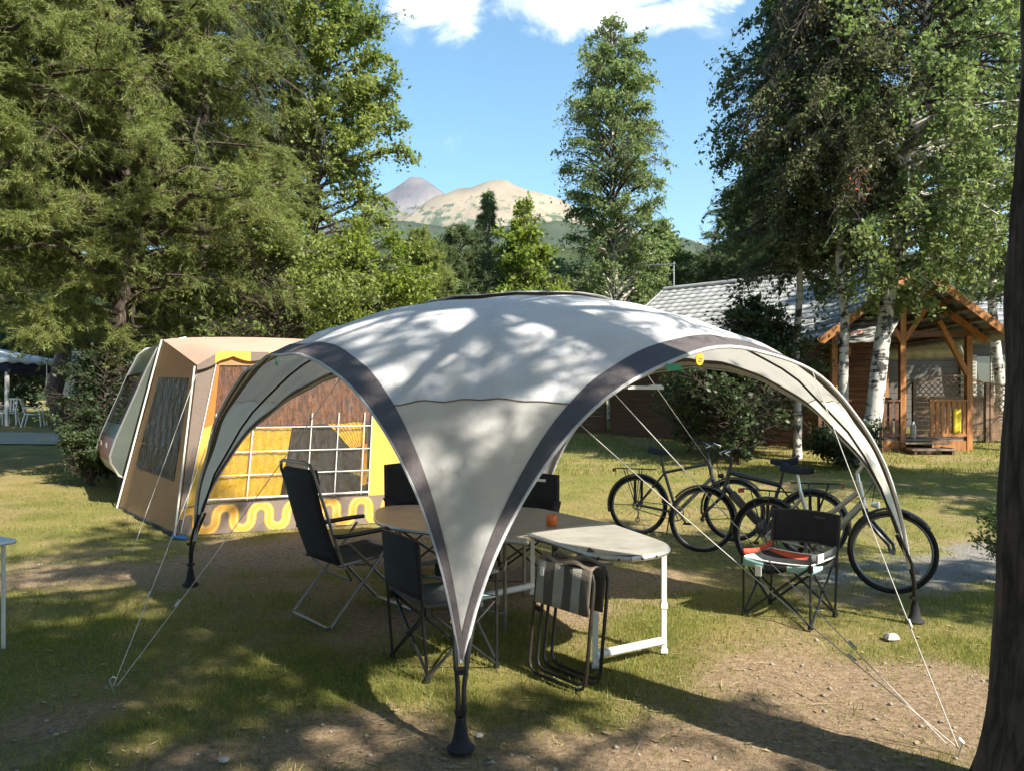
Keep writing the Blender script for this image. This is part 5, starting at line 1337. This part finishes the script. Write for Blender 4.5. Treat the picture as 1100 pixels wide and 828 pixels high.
tree('aspen_tree','tall leafy aspen with a branch reaching into the sky over the shelter','tree',-4.65,18.2,14.0,1.6,egg(2.1,.4),.18,'leaf',M['aspen_leaf'],PB,nl=230,nt_=46,npl=12,leaf=.052,seed=16,droop=.05,up=.55,gate=.37)
tree('leafy_shrub','bright yellow green leafy tree between the pines and the shelter roof','tree',-3.3,17.0,5.4,.5,egg(1.8,.35),.09,'leaf',M['bright_leaf'],PB,nl=140,nt_=36,npl=11,leaf=.045,seed=17,droop=.1,up=.5)
tree('leafy_shrub','light green leafy tree close behind the awning roof','tree',-4.7,15.2,5.0,.4,egg(1.8,.35),.08,'leaf',M['aspen_leaf'],PB,nl=130,nt_=36,npl=11,leaf=.042,seed=18,droop=.1,up=.5)
tree('pine_tree','young pine with soft outline left of the mountain view','tree',-2.75,22.5,5.9,.4,cone(1.9,.6),.12,'needle',NB,PB,nl=140,nt_=24,npl=7,needle=(.16,.012,9),seed=19,droop=.0,up=.45)
tree('pine_tree','grey green pine in front of the spruce, below the tan mountain','tree',-1.75,27.0,7.0,.4,egg(2.0,.3),.14,'needle',M['spruce'],PB,nl=140,nt_=24,npl=7,needle=(.19,.014,9),seed=20,droop=.0,up=.4)
tree('spruce_tree','pointed dark spruce whose tip stands against the tan mountain','tree',-1.0,33,9.7,.8,cone(2.3,.75),.16,'needle',M['spruce'],PB,nl=170,nt_=18,npl=7,needle=(.20,.017,9),seed=21,droop=.35,up=.2)
tree('birch_tree','light green young birch with pointed crown behind the shelter roof','tree',.42,26.0,7.7,.6,lambda q:2.05*(1-q)**.6*min(1,.6+q*2)+.05,.11,'leaf',M['bright_leaf'],BB,nl=180,nt_=32,npl=9,leaf=.072,seed=22,droop=.15,up=.7)
tree('birch_tree','olive green birch low behind the shelter crown','tree',1.95,31.0,6.4,.4,egg(2.2,.4),.11,'leaf',M['birch_leaf'],BB,nl=120,nt_=26,npl=9,leaf=.085,seed=62,droop=.15,up=.6)
tree('birch_tree','tall slender birch standing alone against the blue sky','tree',3.75,28.5,15.1,1.6,lambda q:2.35*(min(1,.8+q))*(1-q**6)**.8*(1-.25*q)*(1+.10*math.sin(q*13))+.12,.19,'leaf',M['birch_leaf'],BB,nl=250,nt_=44,npl=10,leaf=.058,seed=23,droop=.42,up=1.15,gate=.42,gs=1.0)
tree('birch_tree','small round birch to the right of the tall slender birch','tree',6.6,34,8.4,.8,egg(2.3,.4),.12,'leaf',M['birch_leaf'],BB,nl=130,nt_=26,npl=8,leaf=.10,seed=24,droop=.1,up=.5)
tree('pine_tree','dark pine beyond the chalet ridge beside the aerial','tree',9.3,31,9.6,1.2,egg(2.4,.35),.15,'needle',M['spruce'],PB,nl=140,nt_=22,npl=7,needle=(.20,.015,9),seed=25,droop=.05,up=.35)
# right hand birches
tree('birch_tree','big birch with thick white trunk leaning right in front of the porch','tree',6.85,15.0,13.5,3.1,egg(3.0,.4),.165,'leaf',M['birch_leaf'],BB,nl=230,nt_=40,npl=11,leaf=.050,seed=31,droop=.5,up=.45,lean=(1.9,.3))
tree('birch_tree','thin white trunked birch with dull brownish crown left of the thick birch','tree',6.70,15.5,12.0,4.2,egg(1.8,.45),.095,'leaf',M['brown_leaf'],BB,nl=170,nt_=46,npl=13,leaf=.036,seed=32,droop=.7,up=.35,lean=(-.35,-.4))
tree('birch_tree','deep green birch with drooping twigs at the left of the birch group','tree',6.15,16.6,11.2,3.9,lambda q:1.85*(min(1,.7+q))*(1-q**3)**.7+.1,.085,'leaf',M['birch_deep'],BB,nl=190,nt_=40,npl=10,leaf=.050,seed=33,droop=.5,up=.4,lean=(.0,-.1))  # shaded side of the birch group, painted with deeper leaf colour
tree('birch_tree','bright green birch at the right behind the dark pine trunk','tree',15.2,24.0,14.5,4.2,egg(3.6,.4),.16,'leaf',M['birch_leaf'],BB,nl=200,nt_=32,npl=10,leaf=.075,seed=34,droop=.35,up=.45,lean=(-1.2,-.6))
tree('pine_tree','dark pine spreading over the lattice fence at the right edge','tree',12.6,17.3,10,2.6,egg(3.0,.3),.18,'needle',M['pine_needles_dark'],PB,nl=140,nt_=26,npl=7,needle=(.15,.009,9),seed=35,droop=.2,up=.15)  # this pine's shade is carried by its dark needle colour
tree('birch_tree','birch far behind the chalet roof filling the gap below the birch group','tree',11.0,33,12.5,1.0,egg(3.6,.4),.16,'leaf',M['birch_deep'],BB,nl=160,nt_=28,npl=9,leaf=.10,seed=63,droop=.3,up=.45)
o,_=tree('dead_branch','small orange clump of dead leaves hanging in the brownish birch','branch',5.85,13.0,.01+.6,.05,lambda q:.13+.04,.012,'leaf',M['dead_leaf'],PB,nl=14,nt_=10,npl=5,leaf=.03,seed=36,droop=.8,up=.1)
o.location.z=CH+(HY-216)/F*13.0; 
# shrubs
def shrub(label,x,y,H,r,leafm,seed,leaf=.04,n=90,kind='leaf'):
    return tree('shrub',label,'shrub',x,y,H,.12,egg(r,.35),.05,kind,leafm,PB,nl=n,nt_=18,npl=9,gate=.43,gs=1.9,leaf=leaf,seed=seed,droop=.05,up=.7,group='shrubs round the pitch',needle=(.09,.006,9))
shrub('dark dense juniper shrub left of the caravan',-7.2,13.6,2.3,.85,M['dark_leaf'],41,.035,110)
shrub('low dark shrub in front of the juniper beside the path',-6.95,12.7,.85,.5,M['dark_leaf'],42,.032,60)
shrub('tall dark elder shrub hiding the chalet eaves behind the bicycles',5.35,17.2,3.5,1.5,M['dark_leaf'],43,.055,160)
shrub('dark shrub at the foot of the birches behind the middle bicycle',4.55,15.6,2.3,1.35,M['dark_leaf'],44,.05,110)
shrub('tall dark hedge shrub straight behind the gazebo',-20.2,31.0,3.6,2.6,M['birch_deep'],81,.10,130)
shrub('dark hedge shrub right of the gazebo behind the plastic chairs',-16.6,31.5,3.4,2.4,M['dark_leaf'],82,.10,130)
shrub('low shrub around the white birch trunks',6.35,14.6,.75,.6,M['dark_leaf'],45,.04,80)
shrub('small green shrub against the brown chalet wall',4.1,17.8,1.7,.75,M['birch_deep'],46,.04,60)
shrub('small leafy twigged shrub beside the dark pine trunk',4.43,6.9,.62,.2,M['birch_leaf'],47,.02,26)
# pine standing close on the right: only its trunk is in view, its crown shades the shelter
tree('pine_tree','thick dark pine trunk close at the right edge of the picture','tree',2.09,3.0,8.6,4.7,lambda q:2.7*(1-q)**.5+.1,.20,'needle',NB,PB,nl=38,nt_=15,npl=6,needle=(.11,.006,9),seed=51,droop=.05,up=.14,lean=(.22,.0),top_taper=.6,wobk=.05,rough=True)
tree('pine_tree','pine behind the photographer shading the front of the pitch','tree',3.8,-2.3,11.0,2.9,egg(2.9,.33),.22,'needle',NB,PB,nl=170,nt_=28,npl=7,needle=(.14,.011,9),seed=52,droop=.1,up=.2,gate=.40,gs=1.5)
tree('pine_tree','second pine behind the photographer shading the left of the pitch','tree',.6,-2.4,10.5,3.4,egg(2.9,.45),.2,'needle',NB,PB,nl=180,nt_=28,npl=7,needle=(.14,.012,9),seed=53,droop=.1,up=.2,gate=.34)
tree('pine_tree','third pine behind the photographer at the left','tree',-4.2,-3.0,11,3.4,egg(3.0,.45),.2,'needle',NB,PB,nl=120,nt_=24,npl=7,needle=(.14,.012,9),seed=56,droop=.1,up=.2)
tree('birch_tree','birch beyond the right edge shading the track behind the bicycles','tree',8.7,2.0,10.5,4.6,egg(1.6,.4),.13,'leaf',M['birch_leaf'],BB,nl=80,nt_=26,npl=8,leaf=.06,seed=54,droop=.3,up=.4)
tree('birch_tree','birch beyond the right edge between the chalet and the track','tree',12.6,7.4,10.5,3.6,egg(2.6,.4),.14,'leaf',M['birch_leaf'],BB,nl=130,nt_=28,npl=8,leaf=.07,seed=57,droop=.3,up=.4)
tree('pine_tree','tall open crowned pine behind the right edge dappling the shelter roof','tree',4.3,1.0,11.2,6.6,egg(2.2,.45),.17,'needle',NB,PB,nl=46,nt_=18,npl=6,needle=(.12,.008,8),seed=58,droop=.05,up=.15,gate=.44,gs=1.8)
tree('birch_tree','birch farther beyond the right edge shading the lawn before the chalet','tree',15.5,6.5,11.5,3.0,egg(2.6,.4),.15,'leaf',M['birch_leaf'],BB,nl=110,nt_=26,npl=8,leaf=.07,seed=55,droop=.3,up=.4)

p0,_=tree('pine_tree','unseen pine added to the wood behind the photographer, nearest the left','tree',-7.5,-1.5,13,1.8,egg(3.4,.35),.24,'needle',M['pine_needles_dark'],PB,nl=150,nt_=22,npl=6,needle=(.24,.022,8),seed=71,droop=.1,up=.25,gate=.3)  # unseen back row of pines, added to block skylight and deepen the shade
for (x,y,rz,lab) in ((-3.0,-8,1.0,'unseen pine added to the wood behind the photographer, second from the left'),(1.5,-9,2.1,'unseen pine added to the wood behind the photographer, in the middle'),(-8.5,-8,3.0,'unseen pine added to the wood behind the photographer, farthest back at the left'),(-10.5,4.5,4.0,'unseen pine added beyond the left edge beside the pitch'),(5.0,-11,5.2,'unseen pine added to the wood behind the photographer, at the right')):
    c=copy_tree(p0); c.location=(x,y,-.05); c.rotation_euler=(0,0,rz); c['label']=lab

# ------------------------------------------------------------------ mountains and wooded hills
def hill(name,Y0,depth,prof,cols,seed,nx_=150,ny_=30,rough=.08,pxlim=(-400,1500),kmat=None):
    pxs=np.linspace(pxlim[0],pxlim[1],nx_); top=np.interp(pxs,[p[0] for p in prof],[p[1] for p in prof])
    V=[]
    for j in range(ny_+1):
        s=j/ny_
        yy=Y0-depth*(1-s)
        xx=(pxs-CX)/F*Y0
        zt=CH+(HY-top)/F*Y0
        prof_s=s**1.15 if s<1 else 1
        rid=(fbm(xx/ (depth*.16)+3,np.full_like(xx,s*5.5),seed,5)-.5)
        z=(zt+20)*prof_s-20 + rid*zt.max()*rough*4*s*(1-s)*1.6 + (fbm(xx/(depth*.05),np.full_like(xx,s*14.),seed+9,4)-.5)*zt.max()*rough*.5*(s>.02)
        V.append(np.stack([xx,np.full_like(xx,yy)+rid*depth*.1,z],-1))
    for s in (1,2): V.append(np.stack([xx,np.full_like(xx,Y0+depth*.4*s),(zt)*(1-.5*s)-10],-1))
    V=np.array(V); a,b=V.shape[:2]; idx=np.arange(a*b).reshape(a,b); f=np.stack([idx[:-1,:-1],idx[:-1,1:],idx[1:,1:],idx[1:,:-1]],-1)
    o=np_mesh(name,V,f,kmat,smooth=True); tag(o,kind='structure'); return o
def hill_mat(name,ca,cb,cw,thr,sc,tree_z=None,zs=1.0):
    m,t=nt(name); out=N(t,'ShaderNodeOutputMaterial'); tc=N(t,'ShaderNodeTexCoord')
    no=N(t,'ShaderNodeTexNoise',Scale=sc,Detail=9.0,Roughness=.65); L(t,tc.outputs['Object'],no.inputs['Vector'])
    r=N(t,'ShaderNodeValToRGB'); r.color_ramp.elements[0].position=.35; r.color_ramp.elements[1].position=.65; r.color_ramp.elements[0].color=c4(ca); r.color_ramp.elements[1].color=c4(cb); L(t,no.outputs['Fac'],r.inputs[0])
    n2=N(t,'ShaderNodeTexNoise',Scale=sc*2.6,Detail=8.0,Roughness=.7); L(t,tc.outputs['Object'],n2.inputs['Vector'])
    geo=N(t,'ShaderNodeSeparateXYZ'); L(t,tc.outputs['Object'],geo.inputs[0])
    mm=N(t,'ShaderNodeMath',operation='MULTIPLY_ADD'); L(t,geo.outputs['Z'],mm.inputs[0]); mm.inputs[1].default_value=-1/zs; mm.inputs[2].default_value=tree_z if tree_z is not None else 0
    ad=N(t,'ShaderNodeMath',operation='ADD'); L(t,n2.outputs['Fac'],ad.inputs[0]); L(t,mm.outputs[0],ad.inputs[1])
    st=N(t,'ShaderNodeMapRange'); st.inputs['From Min'].default_value=thr; st.inputs['From Max'].default_value=thr+.06; L(t,ad.outputs[0],st.inputs['Value'])
    mx=N(t,'ShaderNodeMix'); mx.data_type='RGBA'; L(t,st.outputs[0],mx.inputs[0]); L(t,r.outputs[0],mx.inputs[6]); mx.inputs[7].default_value=c4(cw)
    b=N(t,'ShaderNodeBsdfPrincipled',Roughness=1.0); b.inputs['Specular IOR Level'].default_value=0; L(t,mx.outputs[2],b.inputs['Base Color'])
    bp=N(t,'ShaderNodeBump',Strength=.6,Distance=8.0); L(t,n2.outputs['Fac'],bp.inputs['Height']); L(t,bp.outputs[0],b.inputs['Normal'])
    L(t,b.outputs[0],out.inputs[0]); return m
hill('mountain',3800,900,[(-400,330),(300,262),(380,235),(405,212),(422,200),(440,193),(455,194),(470,201),(485,212),(520,235),(700,290),(1500,330)],None,5,kmat=hill_mat('rocky_mountain',(.085,.085,.10),(.20,.18,.175),(.045,.065,.035),.62,.006,.75,1400),rough=.1)
hill('mountain',3200,1000,[(-400,330),(380,262),(440,232),(470,210),(500,199),(530,195),(555,198),(585,209),(615,224),(660,240),(720,252),(800,266),(1000,285),(1500,330)],None,6,kmat=hill_mat('tan_mountain',(.20,.165,.115),(.30,.245,.17),(.06,.085,.04),.72,.006,.86,1150),rough=.13)
hill('wooded_hill',2200,700,[(-400,330),(250,275),(400,236),(440,238),(500,246),(560,243),(600,236),(640,243),(700,252),(760,262),(850,268),(1100,270),(1500,330)],None,7,kmat=hill_mat('wooded_hillside',(.025,.04,.02),(.05,.065,.03),(.34,.27,.15),.66,.009,.06,2600),rough=.08)
hill('wooded_hill',900,350,[(-400,330),(300,300),(420,258),(470,264),(520,270),(600,268),(700,262),(740,270),(800,290),(1500,330)],None,8,kmat=hill_mat('near_wooded_hillside',(.022,.036,.014),(.055,.07,.025),(.26,.21,.10),.72,.05,.04,1800),rough=.08)

# ------------------------------------------------------------------ air between here and the mountains
hm,t=nt('air_haze'); out=N(t,'ShaderNodeOutputMaterial'); pv=N(t,'ShaderNodeVolumePrincipled',Density=.00006); pv.inputs['Color'].default_value=(.80,.88,1.0,1); pv.inputs['Anisotropy'].default_value=.2
L(t,pv.outputs[0],out.inputs['Volume'])
m=MB(); m.box((0,1500,300),(9000,6400,1200)); hz=m.build('haze',hm,smooth=False); tag(hz,kind='stuff')
